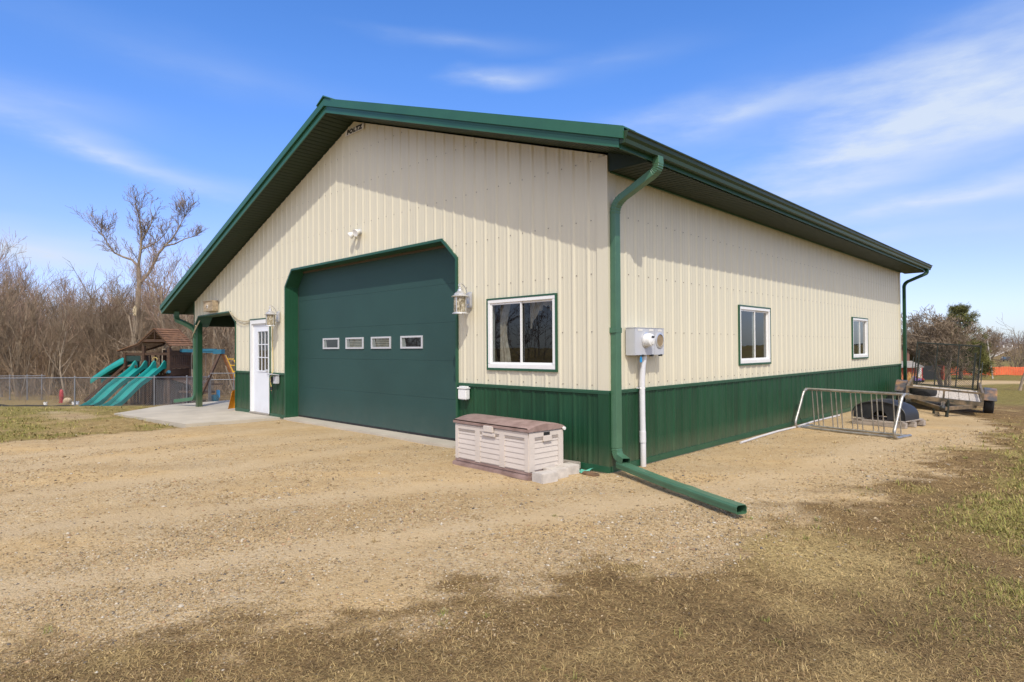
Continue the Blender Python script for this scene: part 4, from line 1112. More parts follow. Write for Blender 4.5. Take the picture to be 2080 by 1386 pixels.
# ------------------------------------------------------------------ deck storage box
zb = g1(-1.1, -.6)
t = thing('deck_box', 'beige plastic storage box with brown domed lid beside the overhead door', 'storage box', (-1.10, -.60, zb), (0, 0, R(-3)))
lx, ly, hz = .665, .275, .525
mb = MB(); mb.box((-lx-.045, -ly-.045, -.01), (lx+.045, ly+.045, .05)); mb.box((-lx-.02, -ly-.02, .05), (lx+.02, ly+.02, .085)); mb.build('base', M_deckl, t, world=False, bevel=.012)
mb = MB(); mb.box((-lx, -ly, .0855), (lx, ly, hz+.01))
# stiles, rails
for x in (-lx, -.225, .225, lx): 
    w = .055 if abs(x) > .5 else .045
    mb.box((max(-lx-.006, x-w), -ly-.016, .086), (min(lx+.006, x+w), -ly-.0005, hz))
mb.box((-lx-.006, -ly-.015, hz-.055), (lx+.006, -ly-.0005, hz-.0005))
for y in (-ly+.035, ly-.035): mb.box((lx+.0005, y-.042, .086), (lx+.016, y+.042, hz))
mb.box((lx+.0005, -ly, hz-.055), (lx+.015, ly, hz-.0005))
# lap slats
for k in range(6):
    z0 = .10+k*.062
    for a, b in ((-.61, -.27), (-.18, .18), (.27, .61)):
        mb.add([(a, -ly-.0125, z0), (b, -ly-.0125, z0), (b, -ly-.005, z0+.0605), (a, -ly-.005, z0+.0605), (a, -ly, z0), (b, -ly, z0), (b, -ly, z0+.0605), (a, -ly, z0+.0605)], [(0,1,2,3),(0,4,5,1),(3,2,6,7)])
    mb.add([(lx+.0125, -ly+.08, z0), (lx+.0125, ly-.08, z0), (lx+.005, ly-.08, z0+.0605), (lx+.005, -ly+.08, z0+.0605), (lx, -ly+.08, z0), (lx, ly-.08, z0)], [(0,1,2,3),(0,4,5,1)])
bd = mb.build('body', M_deckb, t, world=False, bevel=.0)
mb = MB()
for a, b in ((-.60, -.28), (-.17, -.10), (.10, .17), (.28, .60)): mb.box((a, -ly-.0165, hz-.082), (b, -ly-.0145, hz-.062))
for a, b in ((-ly+.085, -.07), (.07, ly-.085)): mb.box((lx+.0145, a, hz-.085), (lx+.0168, b, hz-.062))
mb.build('slot', M_slot, bd, world=False)
mb = MB(); mb.box((-.12, -ly-.038, hz-.10), (.12, -ly-.0155, hz-.055)); mb.box((-.09, -ly-.045, hz-.05), (.09, -ly-.018, hz+.03)); mb.build('latch', M_deckb, t, world=False, bevel=.008)
mb = MB(); mb.box((lx+.0165, -.07, hz-.115), (lx+.04, .07, hz-.045)); mb.build('handle', M_deckb, t, world=False, bevel=.008)
mb = MB(); mb.box((lx+.0168, -.05, hz-.044), (lx+.0195, .05, hz-.008)); mb.build('handle_hole', M_signk, t, world=False)
mb = MB(); n = 12; vs = []
for x in (-lx-.03, -lx+.0, lx-.0, lx+.03):
    k = .0 if abs(x) > lx else .012
    for i in range(n+1):
        a = i/n; y = -ly-.035+(2*ly+.06)*a
        vs.append((x, y, hz+.034+.068*math.sin(math.pi*min(1, .10+.86*a))**.9+k-.012))
fs = []
for j in range(3):
    for i in range(n): fs.append((j*(n+1)+i, (j+1)*(n+1)+i, (j+1)*(n+1)+i+1, j*(n+1)+i+1))
b0 = len(vs)
for x in (-lx-.03, lx+.03):
    vs += [(x, -ly-.035, hz+.014), (x, ly+.025, hz+.014)]
e = 3*(n+1)
fs += [tuple([b0]+list(range(0, n+1))+[b0+1]), tuple([b0+3]+list(range(e+n, e-1, -1))+[b0+2]), (b0, b0+2, e, 0), (b0+1, n, e+n, b0+3), (b0, b0+1, b0+3, b0+2)]
mb.add(vs, fs); mb.build('lid', M_deckl, t, world=False, smooth=True, angle=35)
mb = MB(); mb.lathe([(.02, 0), (.02, .02)], 12, Matrix.Translation((lx+.03, ly-.0, hz+.012)) @ Matrix.Rotation(R(90), 4, 'Y')); mb.build('hinge', M_white, t, world=False)
# three blocks
bl = None
for i, (x, y, rz, lab) in enumerate(((-.275, -.835, 82, 'pale concrete block nearest the camera of three beside the storage box'), (-.315, -.60, 78, 'pale concrete block in the middle of three beside the storage box'), (-.335, -.37, 84, 'pale concrete block nearest the barn wall of three beside the storage box'))):
    if bl is None:
        mb = MB(); mb.box((-.12, -.09, -.02), (.12, .09, .105)); bl = mb.build('concrete_block', M_block, bevel=.007); o = bl
    else: o = bl.copy(); C.objects.link(o)
    o.location = (x, y, g1(x, y)); o.rotation_euler = (R(i-1), R(1.0), R(rz))
    tag(o, lab, 'concrete block', 'concrete blocks at the end of the storage box')
mb = MB(); mb.box((-.16, -.05, 0), (.16, .05, .10)); o = mb.build('paver_block', M_grywd, bevel=.006); o.location = (-.52, -.13, g1(-.52, -.13)); o.rotation_euler = (0, 0, R(4))
tag(o, 'dark grey block tucked between the storage box and the green wall', 'block')
# bits on the ground at the corner
t = thing('metal_plate', 'crumpled aqua metal plate lying on the gravel at the barn corner', 'metal plate', (-.27, -.17, g1(-.27, -.17)+.02), (R(5), R(-8), R(-14)))
mb = MB(); n = 8; vs = []; fs = []
for i in range(n+1):
    for j in range(5):
        u = i/n; v = j/4; vs.append((-.13+.26*u, -.07+.14*v+.02*math.sin(u*7)*v, .015*math.sin(u*5+v*3)+.01*math.sin(v*9)))
for i in range(n):
    for j in range(4): fs.append((i*5+j, (i+1)*5+j, (i+1)*5+j+1, i*5+j+1))
mb.add(vs, fs); mb.build('plate', M_aqua, t, world=False, smooth=True)
mb = MB(); mb.lathe([(.014, .012), (.014, .026)], 10, Matrix.Translation((-.03, .0, 0))); mb.build('hole', M_signk, t, world=False)
mb = MB(); mb.prism([(-.10, -.05), (.06, -.06), (.11, -.01), (.08, .05), (-.06, .06), (-.11, .02)], lambda u, v, w: (u, v, w), 0, .022)
o = mb.build('rotten_board', M_brown, bevel=.004); o.location = (-.09, -.225, g1(-.09, -.225)+.002); o.rotation_euler = (R(3), R(6), R(10))
tag(o, 'small rotten brown board scrap next to the aqua plate', 'board')
# white pipe lying along the side wall
mb = MB(); pp = [(.20, 3.18), (.17, 3.9), (.14, 4.8), (.16, 5.6), (.12, 6.6), (.14, 8.2)]
mb.tube([(x, y, g1(x, y)+.018) for x, y in pp], .018, 8)
tag(mb.build('plastic_pipe', M_pvc, smooth=True), 'thin white pipe lying on the gravel along the side wall', 'pipe')

# ------------------------------------------------------------------ bike rack
ang = math.atan2(-.32, 1.66)
t = thing('bike_rack', 'galvanised steel bike rack standing on the gravel beside the barn', 'bike rack', (.17, 5.60, g1(1, 5.4)), (0, 0, ang))
LR = 1.66
for x in (.0, LR):
    mb = MB()
    pts = [(x, .54, .025), (x, .06, .025), (x, -.02, .06), (x, -.03, .13), (x, .12, .40), (x, .22, .60), (x, .27, .675), (x, .33, .705), (x, .40, .712)]
    mb.tube(arc(pts, 4), .025, 12); mb.build('end_frame', M_galv, t, world=False, smooth=True)
mb = MB(); mb.tube([(-.03, .38, .712), (LR+.05, .38, .712)], .024, 12); mb.build('rail', M_galv, t, world=False, smooth=True)
for y, z in ((.12, .026), (.46, .026)):
    mb = MB(); mb.tube([(.0, y, z), (LR, y, z)], .022, 12); mb.build('rail', M_galv, t, world=False, smooth=True)
for k in range(14):
    x = .09+(k//3)*.345+(k % 3)*.085
    if x > LR-.05: break
    mb = MB(); mb.tube([(x, .46, .04), (x, .385, .70)], .0105, 8); mb.build('bar', M_galv, t, world=False, smooth=True)

# ------------------------------------------------------------------ black liner on timbers
px_, py_ = 1.26, 7.28
t = thing('timber_pallet', 'low grey timber pallet on the gravel behind the bike rack', 'pallet', (px_, py_, g1(px_, py_)), (0, 0, R(-12)))
for y in (-.36, .0, .36):
    mb = MB(); mb.box((-.47, y-.05, .0), (.47, y+.05, .105)); mb.build('timber', M_grywd, t, world=False, bevel=.008)
for x in (-.36, .36):
    mb = MB(); mb.box((x-.07, -.42, .1065), (x+.07, .42, .128)); mb.build('board', M_grywd, t, world=False, bevel=.004)
# upturned pond liner shell: ridge with flared lip and an arch cut out at the front
t2 = thing('fender_liner', 'upturned black plastic shell with arched opening lying on the timber pallet', 'plastic shell', (px_-.03, py_+.02, g1(px_, py_)+.13), (0, 0, R(-12)))
def shell_pt(u, v, off=0.0):
    # u along the arch 0..1 , v across -1..1
    a = math.pi*u; x = -.45*math.cos(a)*(1.0-.02*v); s = max(0, math.sin(a))
    z = (.36-off)*s**.62*(1-.13*v*v); y = .30*v*(1-.10*s)-.02
    return (x*(1-off*.6), y, max(0, z))
mb = MB(); nu, nv = 28, 8; vs = [shell_pt(i/nu, -1+2*j/nv) for i in range(nu+1) for j in range(nv+1)]
fs = [(i*(nv+1)+j, (i+1)*(nv+1)+j, (i+1)*(nv+1)+j+1, i*(nv+1)+j+1) for i in range(nu) for j in range(nv)]
# front face with the arch hole
b0 = len(vs)
for i in range(nu+1):
    p = shell_pt(i/nu, -1); a = math.pi*i/nu
    q = (-.13*math.cos(a)+.02, p[1]-.004, .15*max(0, math.sin(a))**.7); vs += [p, q]
fs += [(b0+2*i, b0+2*i+1, b0+2*i+3, b0+2*i+2) for i in range(nu)]
b1 = len(vs)
for i in range(nu+1):
    p = shell_pt(i/nu, 1); vs += [p, (p[0]*.98, p[1]-.01, 0)]
fs += [(b1+2*i, b1+2*i+1, b1+2*i+3, b1+2*i+2) for i in range(nu)]
mb.add(vs, fs); mb.build('shell', M_black, t2, world=False, smooth=True, angle=50)
mb = MB(); mb.tube([(p[0]*1.03, p[1]-.012, p[2]*1.0+.004) for p in [shell_pt(i/nu, -1) for i in range(nu+1)]], .013, 6); mb.build('lip', M_black, t2, world=False, smooth=True)

# ------------------------------------------------------------------ utility trailer
tx, ty = 1.21, 12.9
tr = thing('utility_trailer', 'small rusty utility trailer with plank deck and tall mesh gate raised', 'trailer', (tx, ty, -.185), (R(2.6), R(4.8), R(8.6)))
# local: -y is the tongue end, x right
zd = .46; hw = .735; yf, yr = -1.40, 1.10
mb = MB()
for x in (-hw, hw): mb.bar((x, yf, zd-.05), (x, yr, zd-.05), .05, .09)
for y in (yf, yr): mb.bar((-hw-.024, y, zd-.052), (hw+.024, y, zd-.052), .05, .094)
for y in (-.7, 0, .6): mb.bar((-hw, y, zd-.075), (hw, y, zd-.075), .05, .04)
mb.build('chassis', M_frame, tr, world=False)
mb = MB()
for k in range(7):
    x0 = -hw+.03+k*.202; mb.box((x0, yf+.028, zd-.045), (x0+.192, yr-.03, zd-.012))
mb.build('deck', M_plank, tr, world=False)
mb = MB()
for x in (-hw, hw):
    mb.bar((x, yf, zd+.19), (x, yr, zd+.19), .04, .04)
    for y in (yf+.005, -.45, .5, yr-.005): mb.bar((x, y, zd-.004), (x, y, zd+.169), .038, .038, (1, 0, 0))
mb.bar((-hw-.02, yf, zd+.191), (hw+.02, yf, zd+.191), .042, .042); mb.bar((0, yf, zd-.004), (0, yf, zd+.169), .045, .04, (1, 0, 0))
mb.build('side_rail', M_frame, tr, world=False, split=True)
for s_ in (-1, 1):
    mb = MB(); n = 6; vs = []
    prof = [(-.42, .40), (-.36, .56), (-.22, .645), (.22, .645), (.36, .56), (.42, .40)]
    x0, x1 = s_*.795, s_*1.045
    for x in (x0, x1): vs += [(x, y, z) for y, z in prof]
    for x in (x0, x1): vs += [(x, y*.97, z-.012) for y, z in prof]
    fs = [(i, i+1, n+i+1, n+i) for i in range(n-1)]+[(2*n+i, 3*n+i, 3*n+i+1, 2*n+i+1) for i in range(n-1)]
    fs += [(n+i, n+i+1, 3*n+i+1, 3*n+i) for i in range(n-1)]+[(i, 2*n+i, 2*n+i+1, i+1) for i in range(n-1)]
    fs += [(0, n, 3*n, 2*n), (n-1, 3*n-1, 4*n-1, 2*n-1)]
    mb.add(vs, fs); mb.box((min(x0, x0+s_*.004), -.37, .42), (max(x0, x0+s_*.004), .37, .63)); mb.build('fender', M_fender, tr, world=False)
    Mw = Matrix.Translation((s_*.915, 0, .29)) @ Matrix.Rotation(R(90), 4, 'Y')
    mb = MB(); mb.lathe([(.18, -.085), (.25, -.098), (.285, -.085), (.292, -.05), (.292, .05), (.285, .085), (.25, .098), (.18, .085), (.17, .0)], 28, Mw); mb.f = mb.f[:-2]; mb.m = mb.m[:-2]
    wh = mb.build('wheel', M_rubber, tr, world=False, smooth=True, angle=35)
    mb = MB(); mb.lathe([(.178, -.07), (.15, -.02), (.06, -.01), (.05, .05), (.06, .06), (.15, .03), (.178, .075)], 20, Mw); mb.build('rim', M_dark, wh, world=False, smooth=True)
mb = MB(); mb.bar((-.82, 0, .29), (.82, 0, .29), .05, .05)
for s_ in (-1, 1): mb.bar((s_*.70, -.33, .36), (s_*.70, .33, .36), .045, .03); mb.bar((s_*.70, -.30, .375), (s_*.70, -.30, .42), .03, .03); mb.bar((s_*.70, .30, .375), (s_*.70, .30, .42), .03, .03)
mb.build('axle', M_rust, tr, world=False)
mb = MB()
for s_ in (-1, 1): mb.bar((s_*.62, yf+.1, zd-.13), (s_*.03, -2.55, zd-.10), .05, .08)
mb.bar((0, yf-.15, zd-.10), (0, -2.62, zd-.095), .07, .075); mb.build('tongue', M_frame, tr, world=False)
mb = MB(); mb.box((-.05, -2.85, zd-.10), (.05, -2.62, zd-.03)); mb.ball((0, -2.83, zd-.05), .055, 12, 8); mb.bar((0, -2.7, zd-.025), (0, -2.62, zd+.05), .03, .02, (1,0,0)); mb.build('coupler', M_dark, tr, world=False, smooth=True, angle=35)
mb = MB(); mb.tube([(.09, -2.45, .035), (.09, -2.45, zd+.05)], .033, 12); mb.tube([(.09, -2.45, zd+.05), (.09, -2.45, zd+.09)], .02, 8); mb.tube([(.09, -2.45, zd+.07), (.19, -2.45, zd+.07)], .010, 8); mb.lathe([(.085, .0), (.085, .016), (.03, .035)], 14, Matrix.Translation((.09, -2.45, .004)))
mb.build('jack', M_dgrn, tr, world=False, smooth=True, angle=35)
mb = MB(); mb.tube([(-.16, -2.1, .035), (-.16, -2.1, zd-.1)], .024, 10); mb.box((-.24, -2.18, .01), (-.08, -2.02, .034)); mb.build('stand', M_dgrn, tr, world=False)
mb = MB()
for k in range(9):
    a = k/8; p = Vector((-.05-.03*math.sin(a*9), -2.5+.05*a, zd-.12-.20*math.sin(math.pi*a))); mb.tube([p, p+Vector((.02, .0, -.03))], .008, 5)
mb.build('safety_chain', M_dark, tr, world=False)
# raised gate
gz0, gz1 = zd+.02, zd+1.16; gy = yr+.06
mb = MB()
for x in (-.70, -.235, .235, .70): mb.bar((x, gy, gz0), (x, gy, gz1), .042 if abs(x) > .5 else .026, .03, (1, 0, 0))
for z in (gz0, gz1): mb.bar((-.717, gy, z), (.717, gy, z), .034, .034)
for x in (-.64, .60): mb.bar((x, gy+.04, gz0-.1), (x, gy+.04, gz0+.95), .04, .04, (1,0,0))
mb.build('gate_frame', M_dgrn, tr, world=False)
mb = MB(); W_, H_ = 1.4, gz1-gz0; s = .048
def diag_wires(mb, W_, H_, s, f, r, n=3):
    k = -H_
    while k < W_:
        for sg in (1, -1):
            a0 = max(0, k); a1 = min(W_, k+H_)
            if a1-a0 < .02: continue
            p, q = (a0, a0-k), (a1, a1-k)
            if sg < 0: p, q = (W_-p[0], p[1]), (W_-q[0], q[1])
            mb.tube([f(*p), f(*q)], r, n, cap=False)
        k += s
diag_wires(mb, W_, H_, s, lambda u, v: (-.7+u, gy+.022, gz0+v), .0036)
mb.build('gate_mesh', M_dgrn, tr, world=False, fix=False)
mb = MB()
for x in (-.76, .76): mb.bar((x, yr-.1, zd+.1), (x, gy, zd+.75), .02, .02)
mb.build('gate_brace', M_dgrn, tr, world=False)
mb = MB(); mb.box((.78, yr-.5, .42), (.82, yr-.42, .46)); mb.build('light_bracket', M_red, tr, world=False)
# spare tyre lying on the deck
Mt = Matrix(tr.matrix_basis)
sp = thing('spare_tyre', 'black spare tyre lying flat on the trailer deck', 'tyre', tuple(Matrix.LocRotScale(Vector(tr.location), tr.rotation_euler, None) @ Vector((-.42, yf+.36, zd-.012))), tuple(tr.rotation_euler))
mb = MB(); mb.lathe([(.17, .03), (.22, .005), (.27, .01), (.285, .05), (.285, .12), (.27, .165), (.22, .17), (.17, .145), (.16, .09)], 28); mb.f = mb.f[:-2]; mb.m = mb.m[:-2]; mb.build('tyre', M_rubber, sp, world=False, smooth=True)
mb = MB(); mb.lathe([(.168, .04), (.15, .08), (.05, .085), (.05, .10), (.15, .10), (.168, .14)], 20); mb.build('rim', M_dark, sp, world=False, smooth=True)

# ------------------------------------------------------------------ bare trees
def rot_about(v, ax, a): return Matrix.Rotation(a, 3, ax) @ v
class Tree:
    def __init__(s, seed): s.r = random.Random(seed); s.thick = MB(); s.thin = MB()
    def limb(s, p, d, L_, r, lvl, mx, cfg):
        q = s.r; n = 5 if lvl == 0 else (4 if lvl < 2 else 3)
        pts = [Vector(p)]; d = Vector(d).normalized(); rs = [r]
        for i in range(n):
            d = (d+Vector((q.uniform(-1, 1), q.uniform(-1, 1), q.uniform(-.6, 1)))*cfg['wig']+Vector((0, 0, cfg['trop'] if lvl else .08))).normalized()
            pts.append(pts[-1]+d*(L_/n)); rs.append(max(cfg.get('rm', .006), r*(1-(i+1)/n*(.62 if lvl == 0 else .72))))
        (s.thick if r > cfg['split'] else s.thin).tube(pts, rs, 8 if r > .06 else (5 if r > .02 else 3), cap=False)
        if lvl >= mx: return
        nc = cfg['nc'][min(lvl, len(cfg['nc'])-1)]
        for k in range(nc):
            t0 = cfg['t0'] if lvl == 0 else .2
            t = t0+(1-t0)*(k+q.random())/nc; f = t*n; i = min(n-1, int(f)); fr = f-i
            pp = pts[i].lerp(pts[i+1], fr); rr = rs[i]*(1-fr)+rs[i+1]*fr
            dd = (pts[i+1]-pts[i]).normalized()
            ax = dd.orthogonal().normalized(); ax = rot_about(ax, dd, q.uniform(0, 6.283))
            nd = rot_about(dd, ax, R(q.uniform(*cfg['ang'])))
            s.limb(pp, nd, L_*q.uniform(*cfg['len'])*(1-.35*t if lvl == 0 else 1), max(cfg.get('rm', .006), rr*q.uniform(.5, .72)), lvl+1, mx, cfg)
def tree_thing(seed, cfg, h, r, label, cat, name, group=None, tm=None, bm=None, lean=0.03, stems=1, mx=4):
    T = Tree(seed)
    for k in range(stems):
        a = 6.28*k/stems+T.r.random()
        T.limb((.12*math.cos(a)*(stems > 1), .12*math.sin(a)*(stems > 1), -.15), (math.cos(a)*(lean if stems == 1 else .25), math.sin(a)*(lean if stems == 1 else .25), 1), h*T.r.uniform(.85, 1.0)*.8, r/(stems**.5), 0, mx, cfg)
    t = thing(name, label, cat, (0, 0, 0), group=group)
    T.thick.build('trunk', bm or M_bark, t, world=False, smooth=True, fix=False, angle=60)
    T.thin.build('crown', tm or M_twig, t, world=False, fix=False)
    return t
CF = dict(wig=.20, trop=.16, split=.035, nc=[9, 6, 5, 3], t0=.28, ang=(28, 58), len=(.40, .62))
CFB = dict(wig=.16, trop=.22, split=.03, nc=[10, 6, 5, 3], t0=.15, ang=(20, 50), len=(.38, .60))
GL = 'bare trees of the wood behind the fence'
LAB = 'leafless brown tree in the dense wood behind the playset and chain-link fence'
protos = []
for i in range(9):
    cfg = CF if i % 3 else CFB
    protos.append(tree_thing(100+i, cfg, [8.2, 9.4, 7.2, 8.8, 7.6, 9.0, 6.6, 8.2, 7.0][i], [.12, .17, .10, .15, .11, .14, .09, .13, .10][i], LAB, 'tree', 'bare_tree', GL,
                             tm=M_twig if i % 2 else M_twigd, bm=M_bark if i % 3 else M_barkp, stems=1 if i not in (2, 6) else 3))
spots = []
q = random.Random(5)
for d0, nn in ((37, 17), (42, 22), (48, 26), (55, 28), (64, 30), (74, 26)):
    for k in range(nn):
        px_ = -330+(640+330)*(k+q.uniform(.1, .9))/nn
        spots.append((px_, d0+q.uniform(-2.5, 2.5)))
for i, (px_, d) in enumerate(spots):
    x, y, z = place(px_, d)
    k = i if i < len(protos) else q.randrange(len(protos))
    sc = q.uniform(.78, 1.08)*(1+.004*(d-40))
    if px_ < 60: sc *= 1.12
    if 120 < px_ < 200: sc *= .90
    if i < len(protos): o = protos[i]; o.location = (x, y, z); o.rotation_euler = (0, 0, q.uniform(0, 6.28)); o.scale = (sc, sc, sc*q.uniform(.92, 1.08))
    else: dup(protos[k], (x, y, z), q.uniform(0, 6.28), scale=(sc, sc, sc*q.uniform(.92, 1.08)))

def sticks(n, region, hmin, hmax, r, seed, lean=.35, kids=7):
    """many thin upright stems with side twigs, in numpy"""
    g = np.random.default_rng(seed); A = []; B = []; RA = []
    x, y = region(g, n); z = terrain(x, y); h = g.uniform(hmin, hmax, n)
    d = np.stack([g.normal(0, lean, n), g.normal(0, lean, n), np.ones(n)], -1); d /= np.linalg.norm(d, axis=1)[:, None]
    P = np.stack([x, y, z-.05], -1); Q = P+d*h[:, None]
    A.append(P); B.append(Q); RA.append(np.full(n, r)*g.uniform(.6, 1.5, n))
    for lv in range(2):
        P, Q = A[-1], B[-1]; m = len(P)
        k = kids if lv == 0 else 4
        t = g.uniform(.2, 1, (m, k, 1)); base = P[:, None]*(1-t)+Q[:, None]*t
        ax = (Q-P); ln = np.linalg.norm(ax, axis=1)[:, None, None]
        dd = ax[:, None]/ln+g.normal(0, .55, (m, k, 3)); dd /= np.linalg.norm(dd, axis=2)[..., None]
        L2 = ln*g.uniform(.2, .45, (m, k, 1)); A.append(base.reshape(-1, 3)); B.append((base+dd*L2).reshape(-1, 3)); RA.append(np.repeat(RA[-1]*.5, k))
    P = np.concatenate(A); Q = np.concatenate(B); r_ = np.concatenate(RA)[:, None]
    t = (Q-P); t /= np.linalg.norm(t, axis=1)[:, None]+1e-9
    u = np.cross(t, np.array([.31, .77, .2])); u /= np.linalg.norm(u, axis=1)[:, None]+1e-9; v = np.cross(t, u)
    m = len(P); V = np.empty((m, 6, 3))
    for k in range(3):
        a = 2.094*k; o_ = (u*math.cos(a)+v*math.sin(a))*r_
        V[:, k] = P+o_; V[:, 3+k] = Q+o_*.35
    f = np.array([[0,1,4,3],[1,2,5,4],[2,0,3,5]])
    return V.reshape(-1, 3), (f[None]+(np.arange(m)*6)[:, None, None]).reshape(-1, 4)
def reg(px0, px1, d0, d1):
    def f(g, n):
        d = g.uniform(d0, d1, n); p = g.uniform(px0, px1, n)
        return CAM[0]+FH[0]*d+rt[0]*d*(p-1040)/FPX, CAM[1]+FH[1]*d+rt[1]*d*(p-1040)/FPX
    return f
V, Fs = sticks(1500, reg(-400, 640, 35, 60), 1.2, 4.2, .016, 3)
tag(arrays_obj('brushwood', V, Fs, M_brush), 'tangled leafless brushwood filling the wood behind the fence', 'brush', kind='stuff')
V, Fs = sticks(900, reg(-600, 700, 80, 110), 5, 10.5, .05, 4, kids=9)
tag(arrays_obj('far_woodland', V, Fs, M_far), 'far grey-brown leafless woodland behind the nearer wood', 'woodland', kind='stuff')
V, Fs = sticks(300, reg(-300, 620, 27.5, 36), .3, 1.1, .008, 9)
tag(arrays_obj('weeds', V, Fs, M_brush), 'low dead weeds at the edge of the wood', 'weeds', kind='stuff')

# the tall half-dead tree that stands above the wood
BX, BY, BZ = place(268, 37)
big = thing('bare_tree', 'tall pale bare tree with split top and scarred trunk, standing above the wood', 'tree', (BX, BY, BZ))
T = Tree(77); cfgb = dict(wig=.20, trop=.12, split=.03, rm=.008, nc=[5, 5, 4, 3], t0=.15, ang=(25, 60), len=(.35, .65))
def bp(px_, py_, dd=0.0):
    if py_ < 545: py_ = 545-(545-py_)*.86
    d = 37.0+dd; w = rt*((px_-268)/FPX*37.0)+FH*dd
    return Vector((w[0], w[1], zrow(py_, 37.0, 268)-BZ))
def poly_limb(pp, r0, r1, twigs, tl, seed):
    P = [bp(*p) for p in pp]; n = len(P); rs = [(r0+(r1-r0)*i/(n-1))*.78 for i in range(n)]; twigs = int(twigs*1.15)
    T.thick.tube(P, rs, 8, cap=True)
    q_ = random.Random(seed)
    for k in range(twigs):
        t = q_.uniform(.12, 1)*(n-1); i = min(n-2, int(t)); p = P[i].lerp(P[i+1], t-i); d = (P[i+1]-P[i]).normalized()
        nd = (d*q_.uniform(.3, 1)+Vector((q_.uniform(-1, 1), q_.uniform(-1, 1), q_.uniform(-.1, 1)))*.75).normalized()
        T.limb(p, nd, tl*q_.uniform(.35, .85), max(.012, rs[i]*.26), 1, 3, cfgb)
poly_limb([(262, 818), (266, 745), (268, 712), (274, 690), (279, 640), (281, 600), (283, 570), (281, 545)], .29, .15, 5, 1.0, 1)
poly_limb([(281, 548), (282, 530), (286, 500), (287, 470), (285, 440), (282, 420), (278, 405)], .12, .02, 22, 1.7, 2)
poly_limb([(280, 540), (268, 525), (250, 518), (232, 508), (220, 490), (210, 468), (196, 453), (192, 445)], .095, .015, 22, 1.5, 3)
poly_limb([(284, 575), (300, 558), (312, 535), (322, 510), (335, 492), (350, 475), (362, 452), (372, 430), (376, 418)], .12, .015, 30, 1.7, 4)
poly_limb([(287, 480), (296, 462), (305, 445), (310, 425), (304, 402)], .08, .015, 8, 1.1, 5)
poly_limb([(335, 492), (355, 488), (375, 476), (395, 470), (406, 468)], .07, .012, 8, 1.0, 6)
poly_limb([(286, 500), (305, 492), (322, 480), (338, 460), (345, 440)], .07, .012, 8, 1.1, 7)
T.thick.build('trunk', M_barkp, big, world=False, smooth=True, fix=False, angle=60); T.thin.build('crown', M_twigd, big, world=False, fix=False)
mb = MB(); P0 = bp(279, 622, -.22); P1 = bp(280, 642, -.30); mb.tube([P0, P0.lerp(P1, .4), P1], [.03, .14, .09], 8); mb.build('bare_patch', M_bare, big, world=False, smooth=True)

# ------------------------------------------------------------------ fences on the left
def fence_run(px0, d0, px1, d1, posts, h, label, zlift=0.0, drop=.0):
    x0, y0, z0 = place(px0, d0); x1, y1, z1 = place(px1, d1)
    t = thing('chain_link_fence', label, 'fence', (x0, y0, z0))
    a = Vector((x0, y0, 0)); b = Vector((x1, y1, 0)); Ld = (b-a).length; e = (b-a)/Ld
    zt = lambda s: z0+(z1-z0)*s/Ld
    for p in posts:
        s = p*Ld; c = a+e*s
        mb = MB(); mb.tube([(c.x, c.y, zt(s)-.3), (c.x, c.y, zt(s)+h+.03)], .026, 8); mb.ball((c.x, c.y, zt(s)+h+.04), .032, 8, 5); mb.build('post', M_chain, t, smooth=True)
    mb = MB(); mb.tube([(a.x, a.y, z0+h), (b.x, b.y, z1+h)], .019, 8); mb.build('top_rail', M_chain, t, smooth=True)
    mb = MB(); nrm = Vector((-e.y, e.x, 0))*.025
    diag_wires(mb, Ld, h, .072, lambda u, v: tuple(a+e*u-nrm*-1+Vector((0, 0, zt(u)+v))), .0034)
    mb.build('wire_mesh', M_chain, t, fix=False)
    return t
fence_run(-190, 24.0, 318, 24.0, [0, .335, .673, .991], 1.2, 'galvanised chain-link fence in front of the teal slides')
fence_run(318, 24.0, 425, 26.5, [.55, .995], 1.2, 'galvanised chain-link fence between the slides and the gate')
fence_run(-190, 31.5, 92, 31.5, [0, .40, .745, .87, .975], 1.25, 'farther chain-link fence along the edge of the wood')
gx_, gy_, gz_ = place(428, 26.6); gx2, gy2, gz2 = place(520, 27.5)
t = thing('chain_link_gate', 'chain-link gate with pipe frame, seen through the porch opening', 'gate', (gx_, gy_, gz_))
a = Vector((gx_, gy_, gz_+.08)); b = Vector((gx2, gy2, gz2+.08)); m_ = a.lerp(b, .5)
mb = MB()
U = Vector((0, 0, 1))
for p in (a, m_, b): mb.tube([p, p+U*1.0], .022, 8)
mb.tube([a, b], .02, 8); mb.tube([a+U*1.0, b+U*1.0], .02, 8); mb.tube([a+U*1.28-U*.0, b+U*1.28], .016, 8); mb.tube([m_+U*1.0, m_+U*1.28], .02, 8); mb.tube([a+U*1.0, a+U*1.28], .022, 8)
mb.build('gate_frame', M_chain, t, smooth=True)
mb = MB(); Lg = (b-a).length; e = (b-a)/Lg
diag_wires(mb, Lg, 1.0, .072, lambda u, v: tuple(a+e*u+U*v), .0026); mb.build('wire_mesh', M_chain, t, fix=False)
# black band along the fence foot
mb = MB(); pts = []
for k in range(24):
    px_ = -200+390*k/23; x, y, z = place(px_, 23.6-.0*k); pts.append((x, y, z+.05+.02*math.sin(k*1.7)))
mb.tube(pts, [.11+.02*math.sin(k*2.3)-.06*(k/23)**2 for k in range(24)], 8)
tag(mb.build('fence_foot_band', M_band, smooth=True), 'dark black band along the foot of the chain-link fence', 'edging')

